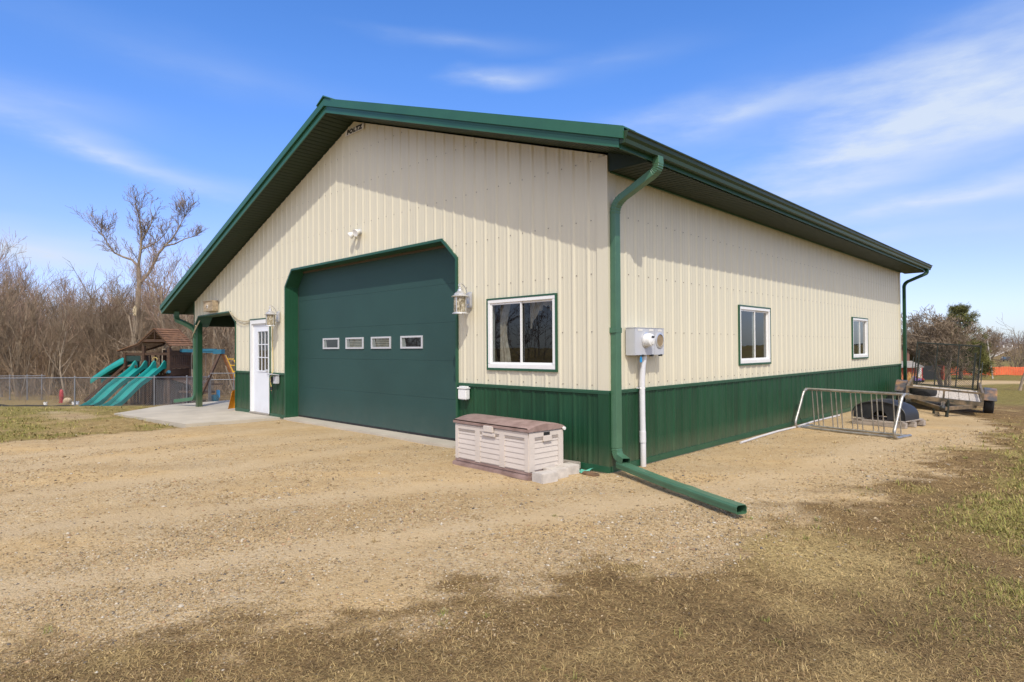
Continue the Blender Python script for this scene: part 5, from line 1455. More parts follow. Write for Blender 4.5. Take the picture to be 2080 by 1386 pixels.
# small things in the yard
def bucket(px_, d, r, h, label, mat=M_white, dark=False):
    x, y, z = place(px_, d); t = thing('bucket', label, 'bucket', (x, y, z))
    mb = MB(); mb.lathe([(r*.85, 0), (r, h), (r*1.05, h), (r*1.05, h*.9), (r*.93, h*.88), (r*.9, h*.3)], 14); mb.build('pail', mat, t, world=False, smooth=True, angle=35)
    mb = MB(); mb.tube([(-r, 0, h*.95), (-r*.6, -.02, h*1.25), (r*.6, -.02, h*1.25), (r, 0, h*.95)], .008, 6); mb.build('handle', M_dark, t, world=False)
bucket(92.5, 26.5, .075, .16, 'small white pail on the yard behind the fence, left of the red hydrant')
bucket(150, 27.5, .08, .13, 'white pail just behind a fence post, left of the slides')
bucket(157.5, 27.6, .075, .14, 'bluish white pail close to the fence post nearest the slides', mat=pmat('pale_blue_plastic', (.55, .62, .74), .5))
x, y, z = place(125, 29)
t = thing('hydrant', 'faded red hydrant-shaped post standing in the fenced yard', 'hydrant', (x, y, z))
mb = MB(); mb.lathe([(.11, -.1), (.11, .03), (.085, .05), (.085, .33), (.10, .34), (.10, .37), (.085, .38), (.08, .52), (.055, .60), (.02, .64)], 14); mb.build('body', M_red, t, world=False, smooth=True, angle=35)
mb = MB(); mb.tube([(-.17, 0, .33), (.17, 0, .33)], .05, 10); mb.build('outlet_cap', M_red, t, world=False)
x, y, z = place(137, 28.6)
t = MB(); n_, m_n = 14, 8
t.ball((0, 0, .08), .22, n_, m_n, 0, (1.15, .8, .85)); q_ = random.Random(3)
t.v = [(a*(1+.25*math.sin(3*c+a*6)), b, c+(.16*max(0, a+.02))) for a, b, c in t.v]
o = t.build('boulder', M_stone, smooth=True); o.location = (x, y, z); tag(o, 'tan boulder lying beside the red hydrant', 'rock')

# ------------------------------------------------------------------ playset
NX, NY = -25.4, 2.8; NZ = -1.0
ps = thing('playset', 'wooden playset tower with two teal slides and gabled brown roof', 'playset', (NX, NY, NZ), (0, 0, R(35.4)))
def pb(name, mat, fn, **k):
    mb = MB(); fn(mb); return mb.build(name, mat, ps, world=False, **k)
WF = 2.18; DP = 1.3     # front width (towards -x) and depth (towards +y)
posts = [(0, 0, 2.55), (-1.25, 0, 2.65), (-WF, 0, 2.35), (0, DP, 2.45), (-1.25, DP, 2.45), (-WF, DP, 2.25)]
for x, y, h in posts: pb('post', M_cedar, lambda mb: mb.box((x-.06, y-.06, -.1), (x+.06, y+.06, h)))
pb('deck', M_cedar, lambda mb: [mb.box((-WF, .0+k*.16, 1.50), (0, .14+k*.16, 1.56)) for k in range(8)])
def rails(mb):
    for x in np.arange(-.35, -1.35, -.13): pass
    mb.box((-WF, -.03, 2.22), (.06, .03, 2.33)); mb.box((-WF, DP-.03, 2.22), (.06, DP+.03, 2.33))
    mb.box((-.03, 0, 2.30), (.03, DP, 2.42)); mb.box((-WF-.03, 0, 2.2), (-WF+.03, DP, 2.3))
    mb.box((-WF, -.035, 1.42), (.06, .0, 1.60)); mb.box((.0, -.02, 1.30), (.05, DP, 1.60))
    for k in range(9): mb.box((-WF+.15+k*.27, DP-.02, 1.56), (-WF+.21+k*.27, DP+.02, 2.22))
pb('rail', M_cedar, rails)
def sidew(mb):
    for k in range(9): mb.box((.02, .08+k*.132, 1.62), (.045, .186+k*.132, 2.28))
    mb.box((.046, .05, 1.9-.28), (.06, DP-.05, 1.74)); mb.box((.046, .05, 2.2), (.06, DP-.05, 2.30))
    for k in range(2): mb.box((.021, .05, 1.30+k*.15), (.05, DP-.05, 1.44+k*.15))
pb('side_panel', M_cedar, sidew)
def lower(mb):
    for k in range(4): mb.box((.02, .1+k*.29, -.1), (.045, .34+k*.29, 1.28))
    for k in range(12): mb.box((-.06-.115-k*.165, .05, -.1), (-.06-k*.165, .075, 1.42))
    mb.box((-WF+.1, DP-.02, .0), (-.1, DP+.01, 1.3))
pb('lower_panel', M_cedar, lower)
# gable roof: ridge along +y over the right bay, slats laid along the ridge, long flared tail on the left
RXc = -.61; RZ = 3.40
def roofside(mb, pts, n, y0, y1):
    for (xa, za), (xb, zb_) in zip(pts[:-1], pts[1:]):
        for k in range(n):
            a, b = k/n, (k+1.0)/n
            p = (xa+(xb-xa)*a, za+(zb_-za)*a+.012); q_ = (xa+(xb-xa)*b, za+(zb_-za)*b+.05)
            mb.add([(p[0], y0, p[1]), (q_[0], y0, q_[1]), (q_[0], y1, q_[1]), (p[0], y1, p[1]), (p[0], y0, p[1]-.025), (q_[0], y0, q_[1]-.025), (q_[0], y1, q_[1]-.025), (p[0], y1, p[1]-.025)], [(0,1,2,3),(7,6,5,4),(0,4,5,1),(1,5,6,2),(2,6,7,3),(3,7,4,0)])
pb('roof', M_cedro, lambda mb: (roofside(mb, [(RXc, RZ), (.20, 2.60)], 8, -.18, DP+.15), roofside(mb, [(RXc, RZ), (-1.40, 2.72)], 7, -.18, DP+.15), roofside(mb, [(-1.40, 2.72), (-WF-.26, 2.40)], 8, -.18, DP+.15)))
def gable(mb):
    for y in (-.12, DP+.08):
        mb.bar((RXc, y, RZ-.02), (.16, y, 2.58), .04, .10); mb.bar((RXc, y, RZ-.02), (-1.42, y, 2.68), .04, .10); mb.bar((-1.42, y, 2.68), (-WF-.28, y, 2.40), .04, .09)
        mb.bar((-1.25, y+.01, 2.86), (-.12, y+.01, 2.86), .035, .11); mb.bar((RXc, y+.012, 2.9), (RXc, y+.012, 3.3), .10, .03)
pb('gable_frame', M_cedar, gable, split=True)
# canvas and dark panel at left bay
pb('canopy_valance', M_tarp, lambda mb: (mb.box((-WF+.05, -.01, 1.95), (-1.42, .012, 2.2)), mb.box((-WF+.3, .25, 1.56), (-1.7, .28, 2.0))))
# slides
def slide(x0, x1):
    mb = MB(); n = 30; vs = []; fs = []
    sec = [(0, .20), (.012, .21), (.03, .19), (.05, .03), (.09, 0), ]
    def zline(t):   # t 0..1 from top to bottom
        y = .05-3.05*t
        z = 1.60*(1-smooth(.0, 1.0, t)*.0)-1.50*(t*.98) if t > .08 else 1.60
        z = 1.62-1.66*max(0, t-.06)/.94
        z += .12*math.sin(max(0, (t-.35))/.65*math.pi*2.2)*.35*(t > .35)
        return y, max(.14, z)
    w = x1-x0
    cs = [(0, .0), (0, .20), (.035, .215), (.06, .19), (.075, .04), (.13, .0), (w-.13, .0), (w-.075, .04), (w-.06, .19), (w-.035, .215), (w, .20), (w, .0)]
    for i in range(n+1):
        t = i/n; y, z = zline(t); hump = .16*math.exp(-((t-.03)/.05)**2)
        for u, v in cs: vs.append((x0+u, y, z+v*(1.0 if t < .9 else 1-.5*(t-.9)/.1)+hump*(v > .1)))
    m = len(cs)
    for i in range(n):
        for k in range(m-1): fs.append((i*m+k, i*m+k+1, (i+1)*m+k+1, (i+1)*m+k))
    mb.add(vs, fs)
    return mb
for x0 in (-1.68, -.74): slide(x0, x0+.56).build('slide', M_teal, ps, world=False, smooth=True, fix=False, angle=45)
# tube slide going left, with ladder under it
def left_slide(mb):
    n = 14; vs = []; fs = []; m = 10
    for i in range(n+1):
        t = i/n; x = -WF+.0-1.35*t; z = 1.98-.92*t+.05*math.sin(t*3); y = .2-.35*t
        for k in range(m+1):
            a = math.pi*(k/m)*1.25-.4; vs.append((x, y-.30*math.cos(a), z+.26*math.sin(a)))
    for i in range(n):
        for k in range(m): fs.append((i*(m+1)+k, i*(m+1)+k+1, (i+1)*(m+1)+k+1, (i+1)*(m+1)+k))
    mb.add(vs, fs)
pb('tube_slide', M_teal, left_slide, smooth=True, fix=False)
def ladder(mb):
    for y in (-.35, .30): mb.bar((-1.9, y, 1.75), (-3.9, y, .2), .05, .12)
    for y in (-.1,): mb.bar((-1.55, y, 1.75), (-3.45, y, .2), .05, .10)
    for k in range(8):
        t = (k+.5)/8; mb.bar((-1.9-2.0*t, -.35, 1.75-1.55*t), (-1.9-2.0*t, .30, 1.75-1.55*t), .09, .03)
pb('ladder', M_cedar, ladder)
pb('tarp', M_tarp, lambda mb: mb.add([(-3.0, -.1, 1.35), (-2.2, -.1, 1.75), (-2.2, .4, 1.7), (-3.0, .4, 1.3)], [(0,1,2,3)]))
pb('toy_wheel', M_cord, lambda mb: mb.tube([(-.95+.12*math.cos(a), .3, 2.0+.12*math.sin(a)) for a in np.linspace(0, 6.28, 15)], .018, 6))
pb('telescope', M_bteal, lambda mb: mb.tube([(.0, -.1, 1.45), (.14, -.2, 1.5)], .07, 10))
# picnic awning and low bench roof at the right
def awn(mb):
    mb.add([(.06, .0, 1.20), (1.15, .1, .88), (1.15, DP, .88), (.06, DP, 1.20), (.06, .0, 1.16), (1.15, .1, .84), (1.15, DP, .84), (.06, DP, 1.16)], [(0,1,2,3),(7,6,5,4),(0,4,5,1),(1,5,6,2),(2,6,7,3),(3,7,4,0)])
    for y in (.14, DP-.05): mb.box((1.02, y-.04, -.1), (1.10, y+.04, .85))
    mb.box((.4, .3, .0), (.48, .4, .9)); mb.box((.3, .2, .55), (2.0, .3, .64)); mb.box((1.2, .2, .9), (2.4, .26, .97))
pb('awning', M_cedar, awn)
# swing beam
pb('swing_beam', M_bteal, lambda mb: (mb.bar((.05, .65, 2.42), (2.1, .65, 2.36), .10, .14), mb.box((1.75, .52, 2.26), (2.15, .78, 2.46)), mb.bar((1.2, .65, 2.44), (1.8, .65, 2.44), .16, .10)))
pb('swing_leg', M_orwd, lambda mb: mb.bar((2.05, .75, 2.30), (2.1, 2.3, -.1), .09, .12, (1, 0, 0)))
pb('swing_leg', M_cedar, lambda mb: mb.bar((2.05, .6, 2.30), (2.0, -1.1, -.1), .09, .10, (1, 0, 0)))
pb('swing_chain', M_chain, lambda mb: [mb.tube([(x, .65, 2.35), (x, .65, .55)], .008, 4) for x in (.6, .95, 1.3, 1.65)])
pb('swing_seat', M_bteal, lambda mb: (mb.box((.58, .55, .52), (.97, .75, .56)), mb.box((1.28, .55, .52), (1.67, .75, .56))))
# yellow pole and blue toy seen through the porch
x, y, z = place(457, 28.5); x2, y2, z2 = place(489, 28.5)
t = thing('climbing_ladder', 'slanted yellow plastic climbing ladder seen through the porch opening', 'ladder', (x, y, z))
za = zrow(722, 28.5, 457); zb2 = zrow(790, 28.5, 489)
mb = MB(); A_ = Vector((x, y, za)); B_ = Vector((x2+.1, y2+.1, z))
A_ = Vector((x, y, za)); dirv = (Vector((x2, y2, zb2))-A_).normalized(); Lq = (za-z)/abs(dirv.z); B_ = A_+dirv*Lq
mb.bar(A_, B_, .07, .07); mb.build('rail', M_yellow, t)
off_ = Vector((.12, .28, 0)); mb = MB(); mb.bar(A_+off_-dirv*-.25, B_+off_, .06, .06); mb.build('rail', M_yellow, t)
mb = MB()
for k in range(7): p = A_.lerp(B_, (k+.6)/7.5); mb.bar(p, p+off_, .05, .035)
mb.build('rung', M_yellow, t)
x, y, z = place(437, 27.0)
t = thing('bucket_swing', 'blue plastic toy seat on the grass beyond the patio', 'toy', (x, y, z))
mb = MB(); mb.lathe([(.10, .10), (.15, .14), (.17, .30), (.15, .42), (.13, .42), (.13, .2)], 14); mb.build('seat', M_bteal, t, world=False, smooth=True)
mb = MB(); mb.box((-.14, .10, .3), (.14, .15, .62)); mb.tube([(-.05, 0, .1), (-.07, -.03, -.05)], .03, 8); mb.tube([(.05, 0, .1), (.07, -.03, -.05)], .03, 8); mb.build('backrest', M_blue, t, world=False)

# orange sled standing against the wall end
t = thing('plastic_sled', 'orange plastic scoop leaning on the wall end beside the patio', 'scoop', (-11.07, .12, pz(-11.07)))
mb = MB(); vs = []; fs = []; n, m = 10, 6
for i in range(n+1):
    for j in range(m+1):
        u = i/n; v = j/m*2-1; w = .24*(1-.55*u*u); vs.append((-.10-w*abs(v)**1.0*.0-.16*(1-u*.6)+.10*v*v, .22*v*(1-.35*u), .02+.46*u))
for i in range(n):
    for j in range(m): fs.append((i*(m+1)+j, (i+1)*(m+1)+j, (i+1)*(m+1)+j+1, i*(m+1)+j+1))
mb.add(vs, fs); mb.build('blade', M_orange, t, world=False, smooth=True)
mb = MB()
for k in range(4): mb.tube([(-.27+.0*k, -.16+.1*k, .03), (-.17, -.10+.066*k, .46)], .012, 6)
mb.tube([(-.12, 0, .45), (.0, .05, .75)], .018, 8); mb.build('handle', M_orange, t, world=False)

# ------------------------------------------------------------------ right background
CFC = dict(wig=.34, trop=.02, split=.05, rm=.011, nc=[8, 6, 5, 4], t0=.18, ang=(30, 70), len=(.45, .66))
x, y, z = place(1917, 36)
o = tree_thing(31, dict(CFC, t0=.34, trop=.06, wig=.30), 4.4, .16, 'spreading leafless multi-stemmed tree on the lawn behind the trailer', 'tree', 'crab_apple_tree', tm=M_twigd, bm=M_bark, stems=4); o.location = (x, y, z); o.scale = (1.12, 1.12, 1.02)
x, y, z = place(1868, 58)
o = tree_thing(32, dict(CFC, t0=.5, trop=.10), 6.0, .15, 'leafless broad tree just past the barn corner, behind the red house', 'tree', 'bare_tree', tm=M_twigd, bm=M_barkd, stems=2); o.location = (x, y, z)
x, y, z = place(1984, 60)
o = tree_thing(35, dict(CFC, t0=.5, trop=.05), 4.8, .13, 'leafless spreading tree right of the pine beside the orange fence', 'tree', 'bare_tree', tm=M_twigd, bm=M_barkd, stems=2); o.location = (x, y, z)
x, y, z = place(2069, 35)
o = tree_thing(36, dict(CF, nc=[7, 4, 4, 2], t0=.30), 4.6, .075, 'slender bare young tree at the right edge of the lawn', 'tree', 'young_tree', tm=M_twigd, mx=3); o.location = (x, y, z)
x, y, z = place(2120, 60)
o = tree_thing(37, CF, 5.0, .15, 'larger bare tree partly outside the right edge of the view', 'tree', 'bare_tree', tm=M_far); o.location = (x, y, z)
# pine
def pine(px_, d, h, w, label, seed, mats=(M_bark, M_pine)):
    x, y, z = place(px_, d); g = np.random.default_rng(seed)
    t = thing('pine_tree', label, 'tree', (x, y, z))
    mb = MB(); mb.tube([(0, 0, -.2), (.05, 0, h*.5), (0, .05, h*.96)], [.17, .11, .02], 8)
    q_ = random.Random(seed)
    br = []
    for k in range(120):
        u = .18+.80*q_.random(); a = q_.uniform(0, 6.28); rad = w*(1.0-u)**.45*(.5+.55*q_.random())
        b = Vector((math.cos(a)*rad, math.sin(a)*rad, h*u+.25*rad*.4)); s_ = Vector((0, 0, h*u-.1*rad)); mb.tube([s_, b], [.03, .01], 4, cap=False); br.append((s_, b))
    mb.build('trunk', mats[0], t, world=False, fix=False)
    cen = []
    for s_, b in br:
        for k in range(7):
            f = q_.uniform(.35, 1.05); cen.append(tuple(s_.lerp(b, f)+Vector((q_.gauss(0, .12), q_.gauss(0, .12), q_.gauss(0, .10)))))
    cen = np.array(cen); n = len(cen); k = 26
    c = np.repeat(cen, k, 0)+g.normal(0, .10, (n*k, 3)); dv = g.normal(0, 1, (n*k, 3)); dv[:, 2] += .5; dv /= np.linalg.norm(dv, axis=1)[:, None]
    sd = np.cross(dv, g.normal(0, 1, (n*k, 3))); sd /= np.linalg.norm(sd, axis=1)[:, None]
    ln = g.uniform(.12, .24, (n*k, 1)); V = np.stack([c-sd*.02, c+sd*.02, c+dv*ln], 1).reshape(-1, 3)
    arrays_obj('crown', V, np.arange(n*k*3).reshape(-1, 3), mats[1], t)
pine(1950, 52, 6.2, 2.9, 'green bushy pine with rounded top behind the bare lawn tree', 5)
pine(1985, 50, 2.9, 1.1, 'low green pine right of the tall pine, above the orange netting', 8)
pine(1905, 60, 4.2, 1.9, 'dark pine left of the tall pine, half hidden by branches', 9)

# distant woods on the right (uncountable)
V, Fs = sticks(600, reg(1790, 2400, 330, 520), 5.0, 8.5, .11, 12, kids=11)
tag(arrays_obj('distant_woodland', V, Fs, M_far), 'distant purple-brown leafless woodland on the rising hill', 'woodland', kind='stuff')
V, Fs = sticks(420, reg(1780, 1994, 62, 90), 2.2, 4.9, .03, 13, kids=9)
tag(arrays_obj('thicket', V, Fs, M_brush), 'brown leafless thicket behind the red house and the pine', 'brush', kind='stuff')
V, Fs = sticks(330, reg(2058, 2400, 62, 74), 2.0, 4.2, .035, 14, kids=9)
tag(arrays_obj('hedgerow', V, Fs, M_twigd), 'dark leafless hedgerow at the right edge beyond the netting', 'brush', kind='stuff')

def ring(g, n):
    a = g.uniform(R(95), R(330), n); d = g.uniform(60, 85, n); return CAM[0]+d*np.sin(a), CAM[1]+d*np.cos(a)
V, Fs = sticks(500, ring, 4, 10, .07, 15, kids=9)
tag(arrays_obj('yard_woodland', V, Fs, M_far), 'leafless woodland across the yard, seen only as a reflection in the windows', 'woodland', kind='stuff')
# red house behind the trees
hx, hy, hz_ = place(1868, 50)
hr = math.atan2(rt[1], rt[0])
ho = thing('red_house', 'low brown-red house with grey shingle roofs half hidden by bare trees', 'house', (hx, hy, hz_), (0, 0, hr))
def hb(name, mat, fn, par=None): mb = MB(); fn(mb); return mb.build(name, mat, par or ho, world=False)
hb('wall', M_hwall, lambda mb: (mb.prism([(-3.6, -.3), (-.2, -.3), (-.2, 2.35), (-1.6, 3.05), (-3.6, 2.35)], lambda u, v, w: (u, w, v), 1.0, 6.0)))
rf2 = hb('roof', M_hroof, lambda mb: (mb.add([(-1.6, .7, 3.12), (2.3, .7, 1.35), (2.3, 6.3, 1.35), (-1.6, 6.3, 3.12), (-4.0, .7, 2.3), (-4.0, 6.3, 2.3)], [(0,1,2,3),(0,3,5,4)])))
hb('wall', M_hred, lambda mb: (mb.box((-3.5, -.02, -.3), (-.4, .98, 1.05)), mb.box((1.9, -.0, -.3), (2.0, .98, 1.2))))
hb('carport', M_black, lambda mb: mb.box((-.05, .3, -.3), (1.9, .95, 1.15)))
hb('lower_roof', M_hroof, lambda mb: mb.add([(-3.8, -.5, 1.12), (.0, -.5, 1.12), (.0, 1.05, 1.55), (-3.8, 1.05, 1.55), (-3.8, -.5, 1.02), (.0, -.5, 1.02)], [(0,1,2,3),(0,4,5,1)]))
hd = hb('door', M_white, lambda mb: mb.box((-.32, -.06, -.15), (.08, -.021, 1.0)))
hb('door_frame', M_red, lambda mb: (mb.box((-.42, -.05, -.15), (-.325, -.022, 1.05)), mb.box((.085, -.05, -.15), (.18, -.022, 1.05))), hd)
hb('window', M_white, lambda mb: mb.box((-3.95, .7, 1.7), (-3.61, .99, 2.4)))
# toys by the house door
for px_, d, mat, lab in ((1868, 46, M_red, 'red riding toy in front of the house door'), (1862, 45.6, pmat('purple_plastic', (.22, .14, .42), .5), 'purple toy beside the red toy near the house')):
    x, y, z = place(px_, d); t = thing('ride_on_toy', lab, 'toy', (x, y, z))
    mb = MB(); mb.box((-.25, -.15, .12), (.25, .15, .30)); mb.box((-.25, -.14, .30), (-.12, .14, .48)); mb.build('body', mat, t, world=False, bevel=.03)
    mb = MB(); 
    for sx in (-.17, .17): mb.tube([(sx, -.17, .10), (sx, .17, .10)], .10, 10)
    mb.build('wheel', M_black, t, world=False)
x, y, z = place(1849, 46.5)
t = MB(); q_ = random.Random(9)
for k in range(120):
    a = q_.uniform(0, 6.28); r_ = q_.uniform(0, .6); p = Vector((r_*math.cos(a)*1.2, r_*math.sin(a), 0)); t.tube([p, p*1.2+Vector((q_.uniform(-.2, .2), 0, q_.uniform(.3, .8)))], [.02, .008], 3, cap=False)
o = t.build('ornamental_grass', pmat('straw_clump', (.55, .34, .12), .9, var=.3), fix=False); o.location = (x, y, z); tag(o, 'tan clump of dry ornamental grass by the red wall', 'plant')

# orange netting
x0, y0, z0 = place(1925, 60); x1, y1, z1 = place(2260, 58)
t = thing('safety_fence', 'bright orange plastic safety fence across the far end of the lawn', 'fence', (x0, y0, z0))
mb = MB(); n = 70; a = Vector((x0, y0, 0)); b = Vector((x1, y1, 0))
rows = 7
for k in range(n):
    p, q2 = a.lerp(b, k/n), a.lerp(b, (k+1)/n); zz = lambda f: z0+(z1-z0)*f+.03*math.sin(f*40)
    for j in range(rows):
        lo_, hi_ = .04+j*.115, .04+j*.115+.085; mb.add([(p.x, p.y, zz(k/n)+lo_), (q2.x, q2.y, zz((k+1)/n)+lo_), (q2.x, q2.y, zz((k+1)/n)+hi_), (p.x, p.y, zz(k/n)+hi_)], [(0,1,2,3)])
    mb.add([(p.x, p.y, zz(k/n)+.04), (p.x+(q2.x-p.x)*.3, p.y+(q2.y-p.y)*.3, zz(k/n)+.04), (p.x+(q2.x-p.x)*.3, p.y+(q2.y-p.y)*.3, zz(k/n)+.82), (p.x, p.y, zz(k/n)+.82)], [(0,1,2,3)])
mb.build('netting', M_mesh, t, fix=False)
for f in np.linspace(.02, .98, 9):
    p = a.lerp(b, f); mb = MB(); mb.tube([(p.x, p.y+.03, z0+(z1-z0)*f-.3), (p.x, p.y+.03, z0+(z1-z0)*f+1.0)], .025, 6); mb.build('stake', M_orwd, t)
# poles
def pole(px_, d, h, lean, label, mat=M_pole, r=.06):
    x, y, z = place(px_, d); mb = MB(); mb.tube([(0, 0, -.3), (lean*.5, 0, h*.5), (lean, 0, h)], [r, r*.9, r*.75], 10)
    o = mb.build('wooden_pole', mat, smooth=True); o.location = (x, y, z); tag(o, label, 'pole')
pole(2016, 52, 3.2, -.35, 'pale leaning wooden pole in front of the orange netting')
pole(2012, 58, 1.25, 0, 'short yellow marker post beside the leaning pole', M_yellow, .06)
# dirt road, cut field, house and car on the hill
def ribbon(name, pts, w, mat, lift=.04):
    mb = MB(); n = len(pts); L_ = []
    for i, (x, y) in enumerate(pts):
        a = Vector(pts[max(0, i-1)]); b = Vector(pts[min(n-1, i+1)]); e = (b-a).normalized(); nn = Vector((-e.y, e.x))*w/2
        for s_ in (1, -1): p = Vector((x, y))+nn*s_; L_.append((p.x, p.y, float(terrain(p.x, p.y))+lift))
    mb.add(L_, [(2*i, 2*i+1, 2*i+3, 2*i+2) for i in range(n-1)]); o = mb.build(name, mat); tag(o, kind='structure'); return o
rp_ = []
for f in np.linspace(0, 1, 24):
    px_ = 1990+(2062-1990)*f+4*math.sin(f*4); d = 235+(440-235)*f**1.1; x, y, z = place(px_, d); rp_.append((x, y))
ribbon('road', rp_, 7.5, M_road, .15)
x, y, z = place(2047, 425)
t = thing('white_house', 'small white house at the top of the distant road', 'house', (x, y, z), (0, 0, hr)); t.scale = (1.7, 1.7, 1.5)
mb = MB(); mb.box((-2.2, 0, -1), (2.0, 4, 1.5)); mb.build('wall', M_white, t, world=False)
mb = MB(); mb.prism([(-2.5, 1.5), (2.3, 1.5), (1.2, 2.5), (-1.4, 2.5)], lambda u, v, w: (u, w, v), -.3, 4.3); mb.build('roof', M_hroof, t, world=False)
mb = MB()
for xx in (-1.4, .2, 1.2): mb.box((xx, -.03, .3), (xx+.45, -.005, 1.1))
mb.build('window', M_black, t, world=False)
x, y, z = place(2042, 178)
t = thing('parked_car', 'dark blue car parked on the field beyond the orange netting', 'car', (x, y, z), (0, 0, hr+1.1))
mb = MB(); mb.prism([(-1.9, .35), (1.9, .35), (1.95, .8), (1.1, .9), (.6, 1.42), (-1.0, 1.42), (-1.7, .95), (-1.95, .85)], lambda u, v, w: (u, w, v), -.8, .8); mb.build('body', M_carp, t, world=False, bevel=.06)
mb = MB(); mb.prism([(-.95, .95), (.75, .95), (.5, 1.36), (-.9, 1.36)], lambda u, v, w: (u, w, v), -.815, .815); mb.build('window', M_silver, t, world=False)
for sx in (-1.2, 1.2):
    for sy in (-.7, .7):
        mb = MB(); mb.tube([(sx, sy-.11, .31), (sx, sy+.11, .31)], .31, 14); mb.build('wheel', M_rubber, t, world=False)
# low dark bench past the trailer gate
x, y, z = place(1974, 25)
t = thing('metal_grate', 'low dark metal grate standing on the lawn right of the trailer gate', 'grate', (x, y, z), (0, 0, hr+.3))
mb = MB()
for k in range(4): mb.box((-.20, -.02, .14+k*.055), (.20, .02, .175+k*.055))
mb.build('slat', M_dark, t, world=False)
mb = MB()
for sx in (-.16, .16): mb.box((sx-.015, -.03, -.03), (sx+.015, .03, .34))
mb.build('leg', M_dark, t, world=False)

# ------------------------------------------------------------------ world, sun, camera
sv = Vector((.644, -.572, .991)).normalized()
el = math.asin(sv.z); az = math.atan2(sv.x, sv.y)
wd = bpy.data.worlds.new('World'); bpy.context.scene.world = wd; wd.use_nodes = True
nt = wd.node_tree; bg = nt.nodes['Background']; out = nt.nodes['World Output']
sky = nt.nodes.new('ShaderNodeTexSky'); sky.sky_type = 'NISHITA'; sky.sun_disc = False
sky.sun_elevation = el; sky.sun_rotation = az; sky.altitude = 300; sky.air_density = 1.0; sky.dust_density = .6; sky.ozone_density = 3.0
hs = nt.nodes.new('ShaderNodeHueSaturation'); hs.inputs['Saturation'].default_value = 1.30; hs.inputs['Value'].default_value = 1.55
nt.links.new(sky.outputs[0], hs.inputs['Color'])
SKYMUL = True
bg.inputs['Strength'].default_value = .15
tc = nt.nodes.new('ShaderNodeTexCoord'); sx = nt.nodes.new('ShaderNodeSeparateXYZ'); nt.links.new(tc.outputs['Generated'], sx.inputs[0])
def mth(op, a, b=None, c=None):
    n = nt.nodes.new('ShaderNodeMath'); n.operation = op
    for i, v in enumerate((a, b, c)):
        if v is None: continue
        if isinstance(v, (int, float)): n.inputs[i].default_value = v
        else: nt.links.new(v, n.inputs[i])
    return n.outputs[0]
azn = mth('MULTIPLY', mth('ARCTAN2', sx.outputs[0], sx.outputs[1]), 57.29578)
eln = mth('MULTIPLY', mth('ARCSINE', sx.outputs[2]), 57.29578)
rpn = ramp(nt, [(0, (.54, .61, .86)), (.27, (.98, .71, .87)), (.53, (1.15, .84, .97)), (.8, (1.28, .93, 1.04))]); nt.links.new(mth('DIVIDE', mth('MAXIMUM', eln, 0.0), 30.0), rpn.inputs['Fac'])
skm = mixc(nt, 1.0, hs.outputs[0], rpn.outputs[0], 'MULTIPLY'); nt.links.new(skm.outputs[2], bg.inputs['Color'])
cb = nt.nodes.new('ShaderNodeCombineXYZ'); nt.links.new(mth('MULTIPLY', azn, .06), cb.inputs[0]); nt.links.new(mth('MULTIPLY', eln, .22), cb.inputs[1])
nz = nt.nodes.new('ShaderNodeTexNoise'); nz.inputs['Scale'].default_value = 1.0; nz.inputs['Detail'].default_value = 3; nz.inputs['Roughness'].default_value = .55; nt.links.new(cb.outputs[0], nz.inputs['Vector'])
nz2 = nt.nodes.new('ShaderNodeTexNoise'); nz2.inputs['Scale'].default_value = 2.6; nz2.inputs['Detail'].default_value = 5; nz2.inputs['Roughness'].default_value = .6; nt.links.new(cb.outputs[0], nz2.inputs['Vector'])
wob = mth('MULTIPLY', mth('SUBTRACT', nz.outputs['Fac'], .5), 3.2)
eld = mth('ADD', eln, wob)
wob2 = mth('MULTIPLY', mth('SUBTRACT', nz2.outputs['Fac'], .5), 7.0)
azd = mth('ADD', azn, wob2)
CL = [(-77, 15.2, -13, 12.5, 1.0, .62), (-8, 15.5, 8, 24, 6.5, .34), (-30, 20.0, 6, 10, 1.2, .3), (-81, 18.0, -3, 6, 1.2, .30), (-83, 7.6, -5, 8.0, 1.2, 1.3), (-45, 23.9, 0, 4.2, .75, .75), (-6, 20.6, 14, 10, 2.0, .5), (-23, 19.6, 10, 9, 1.1, .55), (-12, 20.6, 12, 8, 1.7, .38), (-11, 16.0, 12, 11, 2.3, .95), (-3, 17.5, 5, 9, 2.6, .7), (-8.5, 11.0, 3, 8, .95, .95), (-15, 12.9, 4, 4.5, .7, .45), (-13, 8.8, 0, 4, .6, .30), (-49, 26.6, -2, 7, .7, .25), (-34, 24.8, 6, 7, 1.0, .16), (-70, 22.5, -6, 12, 1.4, .16), (-6, 8.6, 0, 9, 1.2, .25), (-95, 14, -12, 9, 1.5, .4), (8, 14, 8, 12, 2.5, .6), (40, 22, 8, 20, 3, .5), (120, 25, 10, 25, 4, .5), (-150, 20, 5, 25, 3, .5)]
mask = None
cdv = nt.nodes.new('ShaderNodeCombineXYZ'); nt.links.new(azd, cdv.inputs[0]); nt.links.new(eld, cdv.inputs[1])
for a0, e0, rot, ln, wdt, st in CL:
    mp = nt.nodes.new('ShaderNodeMapping'); mp.vector_type = 'TEXTURE'; nt.links.new(cdv.outputs[0], mp.inputs[0])
    mp.inputs['Location'].default_value = (a0, e0, 0); mp.inputs['Rotation'].default_value = (0, 0, R(rot)); mp.inputs['Scale'].default_value = (ln*2.0, wdt*2.0, 1)
    gt = nt.nodes.new('ShaderNodeTexGradient'); gt.gradient_type = 'QUADRATIC_SPHERE'; nt.links.new(mp.outputs[0], gt.inputs[0])
    mask = mth('MULTIPLY', gt.outputs['Fac'], st) if mask is None else mth('MULTIPLY_ADD', gt.outputs['Fac'], st, mask)
mask = mth('MINIMUM', mask, .97)
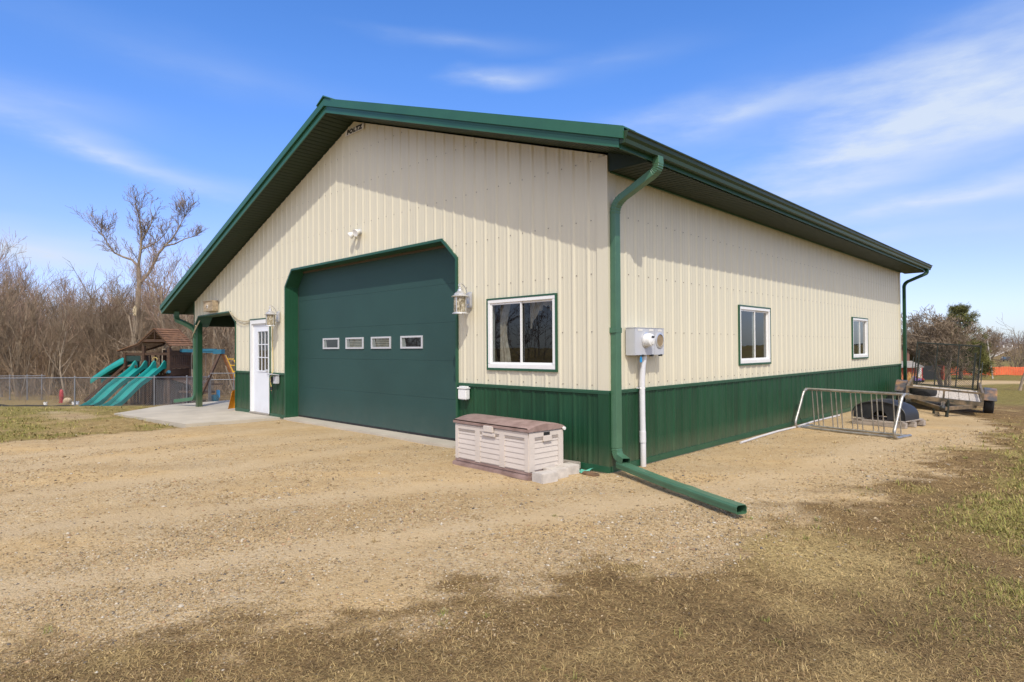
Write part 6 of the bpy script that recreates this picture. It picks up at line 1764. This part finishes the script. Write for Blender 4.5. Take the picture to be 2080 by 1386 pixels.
tex = nt.nodes.new('ShaderNodeMapRange'); tex.inputs[1].default_value = .3; tex.inputs[2].default_value = .7; tex.inputs[3].default_value = .6; tex.inputs[4].default_value = 1.15
nt.links.new(nz2.outputs['Fac'], tex.inputs[0])
haze = mth('MULTIPLY', mth('POWER', mth('MAXIMUM', mth('SUBTRACT', 1.0, mth('DIVIDE', mth('MAXIMUM', eln, 0.0), 22.0)), 0.0), 1.7), .12)
m2 = mth('MULTIPLY', mask, tex.outputs[0])
m2 = mth('MINIMUM', mth('ADD', m2, mth('MULTIPLY', haze, mth('SUBTRACT', 1.0, m2))), .95)
bg2 = nt.nodes.new('ShaderNodeBackground'); bg2.inputs['Color'].default_value = (.66, .755, .91, 1); bg2.inputs['Strength'].default_value = 1.05
ms = nt.nodes.new('ShaderNodeMixShader'); nt.links.new(m2, ms.inputs[0]); nt.links.new(bg.outputs[0], ms.inputs[1]); nt.links.new(bg2.outputs[0], ms.inputs[2]); # warm glow added around the sun, out of view, to lift the wall shadows
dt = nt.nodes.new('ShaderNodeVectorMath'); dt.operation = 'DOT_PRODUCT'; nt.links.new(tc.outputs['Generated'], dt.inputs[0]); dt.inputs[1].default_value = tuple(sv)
fill3 = mth('MULTIPLY', mth('POWER', mth('MAXIMUM', dt.outputs['Value'], 0.0), 2.0), .75)
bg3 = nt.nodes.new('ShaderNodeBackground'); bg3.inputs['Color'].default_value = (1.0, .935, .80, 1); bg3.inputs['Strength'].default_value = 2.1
ms2 = nt.nodes.new('ShaderNodeMixShader'); nt.links.new(fill3, ms2.inputs[0]); nt.links.new(ms.outputs[0], ms2.inputs[1]); nt.links.new(bg3.outputs[0], ms2.inputs[2])
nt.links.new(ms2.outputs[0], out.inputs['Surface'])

ld = bpy.data.lights.new('sun', 'SUN'); ld.energy = 3.1; ld.angle = R(.53); ld.color = (1, .945, .86)
lo = bpy.data.objects.new('sun', ld); C.objects.link(lo); lo.rotation_euler = sv.to_track_quat('Z', 'Y').to_euler(); lo.location = (10, -10, 20)

cd = bpy.data.cameras.new('camera'); cam = bpy.data.objects.new('camera', cd); C.objects.link(cam)
cd.sensor_width = 36; cd.lens = 36*FPX/2080; cd.clip_start = .05; cd.clip_end = 6000
Mc = Matrix(((rt2[0], up2[0], -fw[0], CAM[0]), (rt2[1], up2[1], -fw[1], CAM[1]), (rt2[2], up2[2], -fw[2], CAM[2]), (0, 0, 0, 1)))
cam.matrix_world = Mc
sc = bpy.context.scene; sc.camera = cam
sc.view_settings.view_transform = 'Standard'; sc.view_settings.look = 'None'; sc.view_settings.exposure = 0; sc.view_settings.gamma = 1
sc.cycles.max_bounces = 5; sc.cycles.diffuse_bounces = 3; sc.cycles.glossy_bounces = 3; sc.cycles.transmission_bounces = 3; sc.cycles.transparent_max_bounces = 10
